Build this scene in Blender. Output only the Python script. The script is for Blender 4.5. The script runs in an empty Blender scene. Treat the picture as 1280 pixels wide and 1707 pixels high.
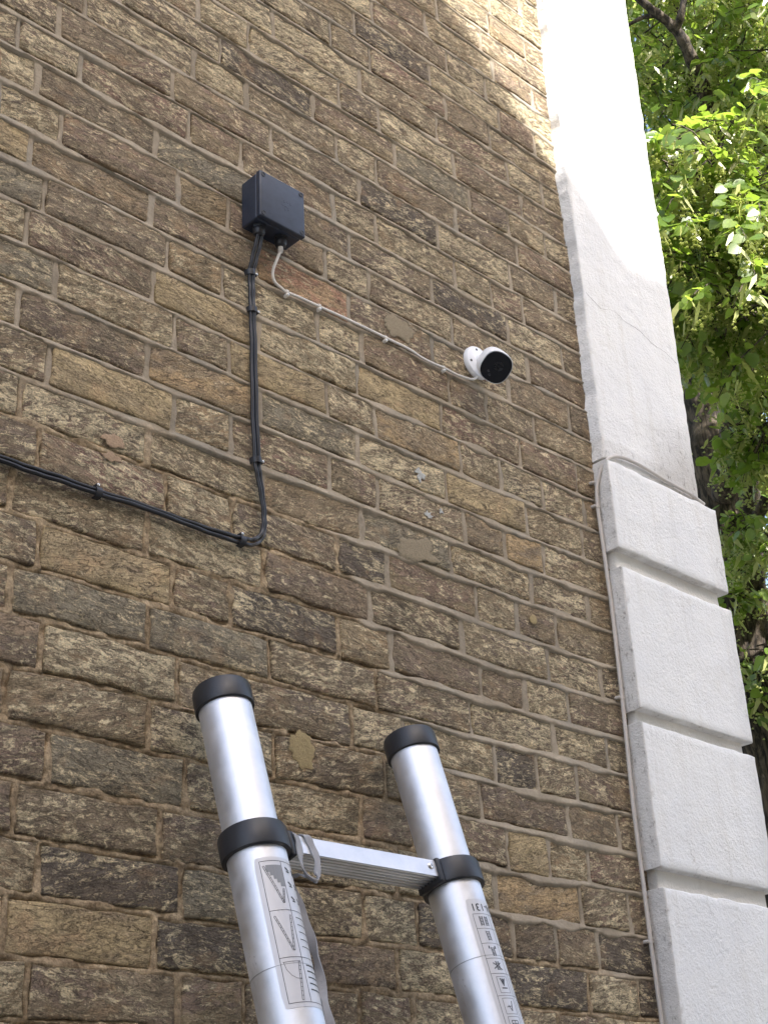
import bpy, bmesh, math, random
import numpy as np
from mathutils import Vector, Matrix, noise as mnoise

random.seed(7)
rng = np.random.default_rng(11)
sc = bpy.context.scene
COL = sc.collection
R = math.radians

# ------------------------------------------------------------------ camera, sky, sun, exposure
Z0 = 3.44                                   # height of the reference bed joint above the ground
CAM = Vector((-2.3052, -1.6499, Z0 - 1.8389))
RIGHT = Vector((0.72104, -0.69124, -0.04788))
DOWN = Vector((0.27826, 0.35215, -0.89362))
FWD = Vector((0.63456, 0.63101, 0.44626))
FPX = 2452.2 / 1280                         # focal length over picture width
cam = bpy.data.cameras.new('camera')
camo = bpy.data.objects.new('camera', cam)
COL.objects.link(camo)
m = Matrix.Identity(4)
for i in range(3):
    m[i][0] = RIGHT[i]; m[i][1] = -DOWN[i]; m[i][2] = -FWD[i]; m[i][3] = CAM[i]
camo.matrix_world = m
cam.sensor_fit = 'HORIZONTAL'
cam.sensor_width = 36
cam.lens = 36 * FPX
cam.clip_start = 0.05
cam.clip_end = 400
sc.camera = camo

SUN = Vector((-0.10, -0.74, 0.665)).normalized()      # towards the sun
elev = math.asin(SUN.z)
azim = math.atan2(SUN.x, SUN.y)
world = bpy.data.worlds.new('World')
sc.world = world
world.use_nodes = True
wn = world.node_tree.nodes
sky = wn.new('ShaderNodeTexSky')
sky.sky_type = 'NISHITA'
sky.sun_disc = False
sky.sun_elevation = elev
sky.sun_rotation = azim
sky.air_density = 1.0
sky.dust_density = 4.0
sky.ozone_density = 0.6
bg = wn['Background']
bg.inputs['Strength'].default_value = 0.15
world.node_tree.links.new(sky.outputs[0], bg.inputs[0])

sun = bpy.data.lights.new('sun', 'SUN')
sun.energy = 4.0
sun.angle = R(0.53)
sun.color = (1.0, 0.965, 0.91)
suno = bpy.data.objects.new('sun', sun)
suno.rotation_euler = SUN.to_track_quat('Z', 'Y').to_euler()
suno.location = (-4, -12, 14)
COL.objects.link(suno)

vs = sc.view_settings
vs.view_transform = 'Standard'
vs.look = 'None'
vs.gamma = 1
vs.use_curve_mapping = False
vs.exposure = 1.76

# ------------------------------------------------------------------ helpers
def srgb(r, g, b):
    f = lambda c: (c / 255 / 12.92) if c <= 10 else ((c / 255 + .055) / 1.055) ** 2.4
    return (f(r), f(g), f(b), 1)

def tag(o, label=None, cat=None, group=None, kind=None):
    if label: o['label'] = label
    if cat: o['category'] = cat
    if group: o['group'] = group
    if kind: o['kind'] = kind
    return o

def link(name, me, parent=None, mat=None, loc=None, smooth=False):
    o = bpy.data.objects.new(name, me)
    COL.objects.link(o)
    if parent: o.parent = parent
    if loc is not None: o.location = loc
    if mat and me and not me.materials: me.materials.append(mat)
    if smooth and me:
        me.polygons.foreach_set('use_smooth', [True] * len(me.polygons))
    return o

def empty(name, loc=(0, 0, 0)):
    o = bpy.data.objects.new(name, None)
    o.location = loc
    o.empty_display_size = .1
    COL.objects.link(o)
    return o

def mesh(name, v, f):
    me = bpy.data.meshes.new(name)
    me.from_pydata([tuple(map(float, p)) for p in v], [], [tuple(map(int, q)) for q in f])
    me.update()
    return me

class MB:
    """collects simple shapes into one mesh"""
    def __init__(s): s.v = []; s.f = []
    def add(s, v, f):
        b = len(s.v)
        s.v += [tuple(p) for p in v]
        s.f += [tuple(i + b for i in q) for q in f]
        return s
    def box(s, x0, x1, y0, y1, z0, z1):
        v = [(x, y, z) for x in (x0, x1) for y in (y0, y1) for z in (z0, z1)]
        return s.add(v, [(0, 1, 3, 2), (4, 6, 7, 5), (0, 4, 5, 1), (2, 3, 7, 6), (0, 2, 6, 4), (1, 5, 7, 3)])
    def lathe(s, prof, n=32, close=True):
        """prof: (radius, z) from bottom to top about the z axis"""
        v = []; f = []
        for r, z in prof:
            v += [(r * math.cos(2 * math.pi * i / n), r * math.sin(2 * math.pi * i / n), z) for i in range(n)]
        for k in range(len(prof) - 1):
            for i in range(n):
                j = (i + 1) % n
                f.append((k * n + i, k * n + j, k * n + n + j, k * n + n + i))
        if close:
            f.append(tuple(range(n))[::-1])
            f.append(tuple((len(prof) - 1) * n + i for i in range(n)))
        return s.add(v, f)
    def tube(s, pts, rad, n=10, cap=True):
        pts = [Vector(p) for p in pts]
        rads = rad if isinstance(rad, (list, tuple)) else [rad] * len(pts)
        v = []; f = []
        up = None
        for i, p in enumerate(pts):
            t = (pts[min(i + 1, len(pts) - 1)] - pts[max(i - 1, 0)]).normalized()
            if up is None:
                up = t.orthogonal().normalized()
            up = (up - t * up.dot(t)).normalized()
            w = t.cross(up)
            for k in range(n):
                a = 2 * math.pi * k / n
                v.append(p + (up * math.cos(a) + w * math.sin(a)) * rads[i])
        for i in range(len(pts) - 1):
            for k in range(n):
                j = (k + 1) % n
                f.append((i * n + k, i * n + j, i * n + n + j, i * n + n + k))
        if cap:
            f.append(tuple(range(n))[::-1])
            f.append(tuple((len(pts) - 1) * n + k for k in range(n)))
        return s.add(v, f)
    def build(s, name, parent=None, mat=None, loc=None, smooth=False, mtx=None):
        v = [mtx @ Vector(p) for p in s.v] if mtx is not None else s.v
        return link(name, mesh(name, v, s.f), parent, mat, loc, smooth)

def autosmooth(o, ang=35):
    me = o.data
    bm = bmesh.new(); bm.from_mesh(me)
    for f in bm.faces: f.smooth = True
    for e in bm.edges:
        e.smooth = len(e.link_faces) == 2 and e.calc_face_angle(0) < R(ang)
    bm.to_mesh(me); bm.free()
    return o

def spline(pts, per=8):
    """Catmull-Rom through the points"""
    P = [Vector(p) for p in pts]
    P = [P[0] * 2 - P[1]] + P + [P[-1] * 2 - P[-2]]
    out = []
    for i in range(1, len(P) - 2):
        a, b, c, d = P[i - 1:i + 3]
        for k in range(per):
            t = k / per
            out.append(.5 * ((2 * b) + (c - a) * t + (2 * a - 5 * b + 4 * c - d) * t * t + (3 * b - a - 3 * c + d) * t ** 3))
    out.append(P[-2])
    return out

# value noise in numpy (smooth, seeded)
_tab = rng.random((64, 256, 256)).astype(np.float32)
def vnoise(x, y, seed=0):
    x = np.asarray(x, float); y = np.asarray(y, float)
    xi = np.floor(x).astype(int); yi = np.floor(y).astype(int)
    fx = x - xi; fy = y - yi
    fx = fx * fx * (3 - 2 * fx); fy = fy * fy * (3 - 2 * fy)
    t = _tab[seed % 64]
    a = t[xi & 255, yi & 255]; b = t[(xi + 1) & 255, yi & 255]
    c = t[xi & 255, (yi + 1) & 255]; d = t[(xi + 1) & 255, (yi + 1) & 255]
    return (a * (1 - fx) + b * fx) * (1 - fy) + (c * (1 - fx) + d * fx) * fy * 1.0 - .5
def fbm(x, y, seed=0, o=4):
    s = 0; a = 1.0
    for k in range(o):
        s = s + a * vnoise(np.asarray(x) * 2 ** k + 17.3 * k, np.asarray(y) * 2 ** k + 5.1 * k, seed + k); a *= .5
    return s

# ------------------------------------------------------------------ materials
class NT:
    def __init__(s, name):
        s.m = bpy.data.materials.new(name); s.m.use_nodes = True
        s.t = s.m.node_tree; s.b = s.t.nodes['Principled BSDF']
        s.out = s.t.nodes['Material Output']
    def n(s, typ, **kw):
        nd = s.t.nodes.new('ShaderNode' + typ)
        for k, v in kw.items(): setattr(nd, k, v)
        return nd
    def set(s, sock, v):
        if hasattr(v, 'is_output') or isinstance(v, bpy.types.NodeSocket): s.t.links.new(v, sock)
        else:
            if sock.type == 'VECTOR' and len(v) == 4: v = v[:3]
            sock.default_value = v
    def math(s, op, a, b=0.0, c=0.0, clamp=False):
        nd = s.n('Math', operation=op, use_clamp=clamp)
        for i, v in enumerate((a, b, c)): s.set(nd.inputs[i], v)
        return nd.outputs[0]
    def vmath(s, op, a, b=(0, 0, 0)):
        nd = s.n('VectorMath', operation=op)
        s.set(nd.inputs[0], a); s.set(nd.inputs[1], b)
        return nd.outputs[0]
    def noise(s, vec, scale, detail=4, rough=.55, dist=0.0, lac=2.0):
        nd = s.n('TexNoise')
        s.set(nd.inputs['Vector'], vec)
        nd.inputs['Scale'].default_value = scale; nd.inputs['Detail'].default_value = detail
        nd.inputs['Roughness'].default_value = rough; nd.inputs['Distortion'].default_value = dist
        nd.inputs['Lacunarity'].default_value = lac
        return nd.outputs[0]
    def step(s, v, a, b):
        nd = s.n('MapRange', interpolation_type='SMOOTHSTEP')
        s.set(nd.inputs[0], v); s.set(nd.inputs[1], a); s.set(nd.inputs[2], b)
        return nd.outputs[0]
    def ramp(s, v, a, b, lo, hi):
        nd = s.n('MapRange')
        s.set(nd.inputs[0], v); s.set(nd.inputs[1], a); s.set(nd.inputs[2], b); s.set(nd.inputs[3], lo); s.set(nd.inputs[4], hi)
        return nd.outputs[0]
    def mix(s, f, a, b, mode='MIX'):
        nd = s.n('Mix', data_type='RGBA', blend_type=mode)
        s.set(nd.inputs[0], f); s.set(nd.inputs[6], a); s.set(nd.inputs[7], b)
        return nd.outputs[2]
    def scalecol(s, c, f):
        nd = s.n('VectorMath', operation='SCALE')
        s.set(nd.inputs[0], c); s.set(nd.inputs[3], f)
        return nd.outputs[0]
    def bump(s, h, strength=.5, dist=.002, prev=None):
        nd = s.n('Bump')
        s.set(nd.inputs['Height'], h); nd.inputs['Strength'].default_value = strength; nd.inputs['Distance'].default_value = dist
        if prev is not None: s.set(nd.inputs['Normal'], prev)
        return nd.outputs[0]
    def fin(s, col=None, rough=None, metal=None, nrm=None, **kw):
        if col is not None: s.set(s.b.inputs['Base Color'], col)
        if rough is not None: s.set(s.b.inputs['Roughness'], rough)
        if metal is not None: s.set(s.b.inputs['Metallic'], metal)
        if nrm is not None: s.set(s.b.inputs['Normal'], nrm)
        for k, v in kw.items(): s.set(s.b.inputs[k.replace('_', ' ')], v)
        return s.m

def mat_brick():
    t = NT('weathered_stock_brick')
    pos = t.n('NewGeometry').outputs['Position']
    sd = t.n('Attribute', attribute_name='seed').outputs['Vector']
    tint = t.n('Attribute', attribute_name='tint').outputs['Color']
    tint2 = t.n('Attribute', attribute_name='tint2').outputs['Color']
    flk = t.n('Attribute', attribute_name='flake').outputs['Fac']
    P0 = t.vmath('ADD', pos, t.vmath('MULTIPLY', sd, (31, 17, 23)))
    # every brick has its own lie of the grain
    sx = t.n('SeparateXYZ'); t.set(sx.inputs[0], P0)
    ss = t.n('SeparateXYZ'); t.set(ss.inputs[0], sd)
    lean = t.math('MULTIPLY', t.math('SUBTRACT', ss.outputs[0], .6), .42)
    zz = t.math('ADD', sx.outputs[2], t.math('MULTIPLY', sx.outputs[0], lean))
    cx = t.n('CombineXYZ'); t.set(cx.inputs[0], sx.outputs[0]); t.set(cx.inputs[1], sx.outputs[1]); t.set(cx.inputs[2], t.math('MULTIPLY', zz, 2.9))
    P = cx.outputs[0]
    wv = t.n('TexNoise'); t.set(wv.inputs['Vector'], P); wv.inputs['Scale'].default_value = 21; wv.inputs['Detail'].default_value = 5
    W = t.vmath('ADD', P, t.vmath('MULTIPLY', t.vmath('SUBTRACT', wv.outputs['Color'], (.5, .5, .5)), (.03, .03, .055)))
    big = t.noise(W, 8, 5, .6)
    med = t.noise(W, 26, 9, .70, .15)
    fl = t.noise(W, 44, 11, .80, .15)
    fl2 = t.noise(W, 110, 8, .78)
    fine = t.noise(P0, 300, 6, .8)
    crn = t.noise(W, 20, 10, .62, .45)
    crn2 = t.noise(W, 50, 8, .64, .3)
    crm = t.noise(P, 11, 3, .5)
    # burnt skin, patches of a second body colour
    two = t.step(t.math('ADD', big, t.math('MULTIPLY', t.math('SUBTRACT', med, .5), .5)), .45, .56)
    base = t.mix(two, tint, tint2)
    base = t.scalecol(base, t.ramp(med, .30, .70, .58, 1.16))
    base = t.mix(t.math('MULTIPLY', t.step(fl2, .50, .62), .42), base, srgb(78, 66, 54))
    sm = t.step(t.noise(W, 12, 8, .72, .2), .54, .64)
    base = t.mix(t.math('MULTIPLY', sm, .42), base, srgb(84, 71, 62))
    och = t.step(t.noise(t.vmath('MULTIPLY', P0, (1, 1, 1.4)), 13, 6, .66, .3), .53, .66)
    base = t.mix(t.math('MULTIPLY', och, .45), base, srgb(146, 116, 78))
    # flaked cream patches
    thr = t.math('SUBTRACT', .588, t.math('MULTIPLY', flk, .125))
    mkv = t.math('ADD', t.math('ADD', t.math('MULTIPLY', fl, .58), t.math('MULTIPLY', fl2, .27)), t.math('MULTIPLY', big, .15))
    mk = t.step(mkv, thr, t.math('ADD', thr, .035))
    cream = t.mix(t.ramp(med, .35, .65, 0, 1), srgb(156, 140, 106), srgb(196, 178, 138))
    col = t.mix(t.math('MULTIPLY', mk, .92), base, cream)
    # folds: dark creases
    c1 = t.math('MULTIPLY', t.math('SUBTRACT', 1.0, t.step(t.math('ABSOLUTE', t.math('SUBTRACT', crn, .5)), .0, .016)), t.step(crm, .44, .56))
    c2 = t.math('MULTIPLY', t.math('SUBTRACT', 1.0, t.step(t.math('ABSOLUTE', t.math('SUBTRACT', crn2, .5)), .0, .024)), t.step(crm, .58, .44))
    crk = t.math('MAXIMUM', c1, t.math('MULTIPLY', c2, .8))
    col = t.mix(t.math('MULTIPLY', crk, .78), col, srgb(52, 44, 36))
    col = t.scalecol(col, t.ramp(fine, .30, .70, 1.02, 2.9))
    hs = t.n('HueSaturation'); hs.inputs['Saturation'].default_value = .83; t.set(hs.inputs['Color'], col); col = hs.outputs[0]
    h = t.math('ADD', t.math('MULTIPLY', mk, .35), t.math('MULTIPLY', med, 2.0))
    h = t.math('ADD', h, t.math('MULTIPLY', fl, 1.6))
    h = t.math('ADD', h, t.math('MULTIPLY', fl2, .8))
    h = t.math('SUBTRACT', h, t.math('MULTIPLY', crk, 1.0))
    h = t.math('ADD', h, t.math('MULTIPLY', fine, .35))
    h = t.math('MULTIPLY', h, t.ramp(flk, .15, .9, .5, 1.1))
    return t.fin(col, .93, nrm=t.bump(h, 1.0, .0042), Specular_IOR_Level=.25)

def mat_mortar():
    t = NT('lime_and_cement_mortar')
    pos = t.n('NewGeometry').outputs['Position']
    old = t.n('Attribute', attribute_name='old').outputs['Fac']
    n1 = t.noise(pos, 12, 5, .6)
    n2 = t.noise(pos, 160, 6, .75)
    n3 = t.noise(pos, 45, 5, .65, .4)
    new = t.mix(t.ramp(n1, .3, .7, 0, 1), srgb(142, 131, 114), srgb(170, 158, 140))
    new = t.mix(t.math('MULTIPLY', t.step(t.noise(pos, 4.5, 4, .6), .5, .62), .5), new, srgb(140, 135, 125))
    new = t.scalecol(new, t.ramp(n2, .3, .7, .84, 1.16))
    sandy = t.mix(t.ramp(n3, .35, .65, 0, 1), srgb(136, 117, 93), srgb(196, 175, 144))
    sandy = t.scalecol(sandy, t.ramp(n2, .32, .68, .42, 1.35))
    col = t.mix(old, new, sandy)
    col = t.scalecol(col, t.ramp(t.noise(pos, 3.2, 6, .62), .32, .66, .78, 1.10))
    col = t.mix(t.math('MULTIPLY', t.step(t.noise(pos, 26, 7, .7), .55, .68), .4), col, srgb(92, 80, 66))
    h = t.math('ADD', t.math('MULTIPLY', n2, t.ramp(old, 0, 1, .35, 1.3)), t.math('MULTIPLY', n3, 1.0))
    return t.fin(col, .95, nrm=t.bump(h, .8, .003), Specular_IOR_Level=.2)

def mat_render(name, c1, c2, grit=1.0, stain=0.0, cracks=False):
    """painted rough render"""
    t = NT(name)
    pos = t.n('NewGeometry').outputs['Position']
    n1 = t.noise(pos, 3.5, 5, .6)
    n2 = t.noise(pos, 230, 4, .6)
    n3 = t.noise(pos, 95, 4, .6)
    col = t.mix(t.ramp(n1, .3, .7, 0, 1), c1, c2)
    col = t.mix(t.math('MULTIPLY', t.step(t.noise(t.vmath('MULTIPLY', pos, (38, 38, 2.2)), 1.0, 6, .65), .50, .72), .16), col, srgb(188, 180, 166))
    col = t.mix(t.math('MULTIPLY', t.step(t.noise(pos, 7, 7, .7), .56, .72), .14), col, srgb(186, 180, 168))
    # mildew specks gathered in patches
    if stain > 0:
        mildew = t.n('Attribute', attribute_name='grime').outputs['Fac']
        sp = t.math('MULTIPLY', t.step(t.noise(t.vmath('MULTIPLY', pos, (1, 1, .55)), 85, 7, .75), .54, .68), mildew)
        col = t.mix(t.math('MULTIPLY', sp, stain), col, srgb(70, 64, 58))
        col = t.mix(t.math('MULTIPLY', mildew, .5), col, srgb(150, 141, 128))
    if cracks:
        ck = t.math('ABSOLUTE', t.math('SUBTRACT', t.noise(pos, 2.1, 7, .55, .3), .5))
        ckl = t.math('MULTIPLY', t.math('SUBTRACT', 1.0, t.step(ck, 0, .0035)), t.step(t.noise(pos, 4, 2), .56, .66))
        col = t.mix(t.math('MULTIPLY', ckl, .35), col, srgb(120, 116, 112))
    h = t.math('ADD', t.math('MULTIPLY', n2, .7), t.math('MULTIPLY', n3, 1.2))
    return t.fin(col, .72, nrm=t.bump(h, .9 * grit, .0042), Specular_IOR_Level=.35)

def mat_plain(name, col, rough=.5, metal=0.0, var=.12, scale=30, bump=0.0, spec=.5, bs=200):
    t = NT(name)
    pos = t.n('NewGeometry').outputs['Position']
    n = t.noise(pos, scale, 5, .6)
    c = t.scalecol(col, t.ramp(n, .25, .75, 1 - var, 1 + var))
    r = t.ramp(t.noise(pos, scale * 2.3, 4, .6), .25, .75, max(rough - .08, .03), rough + .08)
    nr = t.bump(t.noise(pos, bs, 4, .6), bump, .001) if bump else None
    return t.fin(c, r, metal, nr, Specular_IOR_Level=spec)

def mat_alu():
    t = NT('brushed_aluminium')
    oc = t.n('TexCoord').outputs['Object']
    st = t.noise(t.vmath('MULTIPLY', oc, (900, 900, 5)), 1.0, 3, .6)
    sm = t.noise(oc, 25, 6, .65)
    scr = t.math('ABSOLUTE', t.math('SUBTRACT', t.noise(t.vmath('MULTIPLY', oc, (1, 1, .35)), 38, 4, .5, 1.5), .5))
    scl = t.math('MULTIPLY', t.math('SUBTRACT', 1., t.step(scr, 0, .006)), t.step(t.noise(oc, 14, 2), .58, .66))
    c = t.scalecol((.72, .73, .76, 1), t.ramp(sm, .3, .7, .88, 1.06))
    c = t.mix(t.math('MULTIPLY', scl, .35), c, srgb(120, 118, 116))
    r = t.math('ADD', t.ramp(sm, .3, .7, .38, .52), t.math('MULTIPLY', st, .06))
    m_ = t.fin(c, r, 1.0, t.bump(st, .12, .0004))
    t.b.inputs['Anisotropic'].default_value = .5
    return m_

M_BRICK = mat_brick()
M_MORTAR = mat_mortar()
M_WHITE = mat_render('white_painted_render', srgb(232, 233, 234), srgb(240, 240, 238), .62, .9, True)
M_RETURN = mat_render('dirty_painted_render', srgb(214, 211, 205), srgb(230, 228, 222), .7, .9)
M_ALU = mat_alu()
M_BLACK = mat_plain('black_moulded_plastic', (.022, .024, .030, 1), .42, var=.15, bump=.12)
M_BOX = mat_plain('navy_black_box_plastic', (.024, .033, .056, 1), .42, var=.25, scale=45, bump=.10)
M_RUBBER = mat_plain('black_cable_sheath', (.016, .017, .021, 1), .36, var=.2)
M_WCABLE = mat_plain('white_cable_sheath', srgb(226, 221, 214), .45, var=.05)
M_GCABLE = mat_plain('grey_painted_cable', srgb(196, 190, 184), .55, var=.08)
M_GLOSSW = mat_plain('white_camera_shell', srgb(236, 238, 242), .35, var=.02)
M_GLASS = mat_plain('black_camera_glass', (.006, .006, .008, 1), .13, var=.1)
M_STEEL = mat_plain('zinc_nail', (.7, .7, .7, 1), .3, 1.0)
M_LABEL = mat_plain('silver_label_film', srgb(206, 206, 210), .42, .15, var=.03)
M_INK = mat_plain('label_ink', srgb(70, 70, 76), .6, var=.05)
M_INKD = mat_plain('dark_label_ink', srgb(34, 34, 38), .6, var=.05)
M_INKG = mat_plain('grey_label_ink', srgb(140, 142, 146), .6, var=.05)
M_STRAP = mat_plain('grey_webbing', srgb(158, 158, 162), .7, var=.12, bump=.5, bs=900)
M_PAVE = mat_plain('concrete_paving', srgb(150, 146, 138), .9, var=.2, scale=6, bump=.4)
M_HBRICK = mat_plain('distant_yellow_brick', srgb(160, 136, 102), .9, var=.25, scale=8, bump=.4, bs=40)
M_SLATE = mat_plain('roof_slate', srgb(92, 94, 100), .6, var=.2, scale=9)
M_PANE = mat_plain('dark_window_glass', (.02, .025, .03, 1), .08, var=.05)

# ------------------------------------------------------------------ ground
g = MB(); g.add([(-120, -120, 0), (120, -120, 0), (120, 120, 0), (-120, 120, 0)], [(0, 1, 2, 3)])
tag(g.build('ground', None, M_PAVE), kind='structure')

# ------------------------------------------------------------------ brick wall
PITCH = .075
ROWS = {
-11: [-.201, -.069], -10: [-.385, -.237], -9: [-.428, -.201, -.06], -8: [-.6, -.367, -.236],
-7: [-.655, -.43, -.199, -.073], -6: [-.727, -.616, -.385, -.239], -5: [-.884, -.648, -.42, -.189, -.068],
-4: [-1.067, -.947, -.711, -.602, -.373, -.149], -3: [-1.015, -.782, -.557, -.331, -.205, -.08],
-2: [-1.308, -1.076, -.952, -.724, -.615, -.381, -.184], -1: [-1.358, -1.123, -.895, -.668, -.445, -.219, -.066],
0: [-1.429, -1.311, -1.084, -.966, -.738, -.626, -.399, -.288, -.185], 1: [-1.389, -1.154, -.927, -.701, -.474, -.245, -.066],
2: [-1.34, -1.106, -.996, -.766, -.654, -.422, -.192], 3: [-1.393, -1.16, -.933, -.709, -.486, -.26, -.066],
4: [-1.363, -1.126, -1.009, -.79, -.68, -.446, -.339, -.193], 5: [-1.388, -1.153, -.93, -.697, -.474, -.246, -.067],
6: [-1.334, -1.108, -.995, -.774, -.656, -.429, -.313, -.188, -.053], 7: [-1.393, -1.16, -.929, -.702, -.476, -.247, -.071],
8: [-1.336, -1.108, -.991, -.774, -.66, -.434, -.321, -.206], 9: [-1.378, -1.155, -.924, -.703, -.48, -.254, -.08],
10: [-1.344, -1.118, -.989, -.763, -.646, -.417, -.306, -.191], 11: [-1.383, -1.152, -.923, -.692, -.464, -.229, -.066],
12: [-1.333, -1.101, -.991, -.766, -.647, -.422, -.303, -.18], 13: [-1.373, -1.144, -.916, -.689, -.459, -.232, -.074],
14: [-1.32, -1.092, -.977, -.743, -.628, -.403, -.289, -.178], 15: [-1.368, -1.14, -.907, -.677, -.449, -.214, -.068],
16: [-1.3, -1.074, -.959, -.731, -.616, -.391, -.28, -.169], 17: [-1.346, -1.118, -.89, -.662, -.429, -.202, -.065],
18: [-1.305, -1.078, -.963, -.735, -.62, -.393, -.282, -.169], 19: [-1.349, -1.121, -.893, -.666, -.435, -.205, -.065],
20: [-1.31, -1.081, -.969, -.75, -.639, -.411, -.298, -.18]}
K0, K1 = -34, 45                       # courses from the top of the wall down to the ground
XL = -4.6                              # how far the bricks run to the left
perps = {}
for k in range(K0, K1 + 1):
    L = list(ROWS.get(k, [-.205, -.066] if k % 2 else [-.41, -.298, -.185]))
    S = (k % 2 == 0)
    x = L[0]
    # carry the bond on to the left: odd courses stretchers, even courses stretcher and header in turn
    hd = S and len(L) > 1 and (L[1] - L[0]) > .17
    while x > XL:
        x -= (.114 if hd else .229) + random.uniform(-.006, .006)
        if S: hd = not hd
        L.insert(0, x)
    perps[k] = L + [.012]

def zjoint(k, x):
    """height of bed joint k at x: courses wander a little"""
    return Z0 - PITCH * k + .0075 * vnoise(np.asarray(x) * 3.1 + 40, k * 7.7 + 3.3, 1) + .004 * vnoise(np.asarray(x) * 11, k * 3.9, 2)

def oldness(x, z):
    """1 where the old sandy mortar shows, 0 where it was repointed"""
    bx = np.interp(x, [-3, -1.42, -1.06, -.92, -.76, -.715, -.67, -.565, -.55, -.53, -.33, -.17, 0],
                   [2.76, 2.755, 2.735, 2.72, 2.69, 2.58, 2.40, 2.31, 2.17, 2.04, 2.02, 1.995, 1.99])
    d = (bx - z) + .10 * fbm(np.asarray(x) * 6, np.asarray(z) * 9, 8, 3)
    return np.clip(d / .05 + .3, 0, 1)

wall = empty('brick_wall', (-1.5, 0, 0))
tag(wall, 'weathered brown stock brick wall with pale struck mortar joints', 'wall')
WO = Vector(wall.location)

def project(p):
    q = Vector(p) - CAM
    d = q.dot(FWD)
    if d < .1: return (-9, -9, d)
    return (.5 + FPX * q.dot(RIGHT) / d, .5 + FPX * q.dot(DOWN) / d / (1024 / 767), d)

SPECIAL = {
 'yellow': [(-1.219, 2.505), (-1.233, 1.984), (-.336, 2.203), (-1.062, 3.049), (-1.209, 2.782), (-.858, 2.951), (-.565, 3.032), (-.359, 2.862), (-1.431, 3.166)],
 'ochre': [(-1.126, 3.336), (-.315, 2.128), (-1.035, 2.882), (-.249, 2.83), (-.45, 2.94), (-.62, 2.93)],
 'orange': [(-.831, 3.173)],
 'red': [(-.854, 3.416), (-.558, 3.459), (-.367, 3.011), (-.093, 2.202), (-1.288, 2.65), (-.815, 2.8), (-.373, 4.028), (-.244, 3.433), (-.186, 3.428), (-.3, 3.781), (-.53, 3.87), (-1.292, 3.373)],
 'grey': [(-1.276, 2.434), (-1.032, 2.448), (-1.206, 2.211), (-1.03, 2.052), (-1.025, 3.352), (-1.378, 2.951), (-1.39, 3.117), (-.84, 2.862), (-.57, 2.71), (-.45, 3.62)],
 'dark': [(-.711, 2.648), (-.666, 3.457), (-.888, 2.524), (-.161, 2.066), (-.289, 1.985), (-.612, 2.09), (-1.04, 1.946), (-1.273, 2.048), (-.439, 3.329), (-.459, 3.93), (-.849, 3.61), (-.349, 2.34), (-.1, 2.09), (-.06, 2.0)]}
COMMON = [srgb(125, 108, 83), srgb(131, 112, 83), srgb(120, 104, 81), srgb(133, 115, 86), srgb(126, 107, 83), srgb(137, 118, 86)]
SECOND = [srgb(117, 99, 82), srgb(134, 114, 86), srgb(112, 96, 80), srgb(126, 109, 86), srgb(121, 100, 82), srgb(124, 101, 81), srgb(140, 116, 81)]
#         first body colour, second body colour, flaking
TINT = {'yellow': (srgb(150, 130, 90), srgb(142, 123, 88), .2), 'ochre': (srgb(158, 131, 88), srgb(132, 113, 84), .4), 'orange': (srgb(154, 124, 86), srgb(152, 110, 80), .5),
        'red': (srgb(126, 107, 83), srgb(130, 99, 82), .75), 'grey': (srgb(130, 119, 97), srgb(122, 111, 90), .65), 'dark': (srgb(100, 88, 74), srgb(94, 84, 73), .65)}

def slab(x0, x1, z0, z1, yf, depth, nx, nz, r, jit, seed, edge=.002):
    """front-faced slab with rounded edges; front looks to -y. returns verts, faces"""
    def prof(a, b, n):
        ins = np.linspace(a + r, b - r, n)
        u = np.concatenate([[a, a, a + .35 * r], ins, [b - .35 * r, b, b]])
        d = np.concatenate([[depth, r, .33 * r], np.zeros(n), [.33 * r, r, depth]])
        return u, d
    ux, dx = prof(x0, x1, nx); uz, dz = prof(z0, z1, nz)
    X, Z = np.meshgrid(ux, uz, indexing='ij')
    D = np.maximum(dx[:, None], dz[None, :])
    # uneven arrises
    ex = edge * 2 * vnoise(Z * 38 + seed * 1.7, X * 0 + seed, 5)
    ez = edge * 2 * vnoise(X * 38 + seed * 2.3, Z * 0 + seed, 6)
    cx = (x0 + x1) / 2; cz = (z0 + z1) / 2
    X = X + ex * np.clip(np.abs(X - cx) / ((x1 - x0) / 2), 0, 1) ** 3 * 1.0
    Z = Z + ez * np.clip(np.abs(Z - cz) / ((z1 - z0) / 2), 0, 1) ** 3
    Y = yf + D + jit * 2 * fbm(X * 34 + seed, Z * 48 + seed * 3, 10, 2) * (D < depth * .9)
    n0, n1 = X.shape
    v = np.stack([X, Y, Z], -1).reshape(-1, 3)
    idx = np.arange(n0 * n1).reshape(n0, n1)
    f = np.stack([idx[:-1, :-1], idx[1:, :-1], idx[1:, 1:], idx[:-1, 1:]], -1).reshape(-1, 4)
    return v, f

def set_attr(me, tint, tint2, flake, seed):
    n = len(me.vertices)
    a = me.attributes.new('tint2', 'FLOAT_COLOR', 'POINT'); a.data.foreach_set('color', np.tile(np.array(tint2, np.float32), (n, 1)).ravel())
    a = me.attributes.new('tint', 'FLOAT_COLOR', 'POINT'); a.data.foreach_set('color', np.tile(np.array(tint, np.float32), (n, 1)).ravel())
    b = me.attributes.new('flake', 'FLOAT', 'POINT'); b.data.foreach_set('value', np.full(n, flake, np.float32))
    c = me.attributes.new('seed', 'FLOAT_VECTOR', 'POINT'); c.data.foreach_set('vector', np.tile(np.array(seed, np.float32), (n, 1)).ravel())

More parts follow.
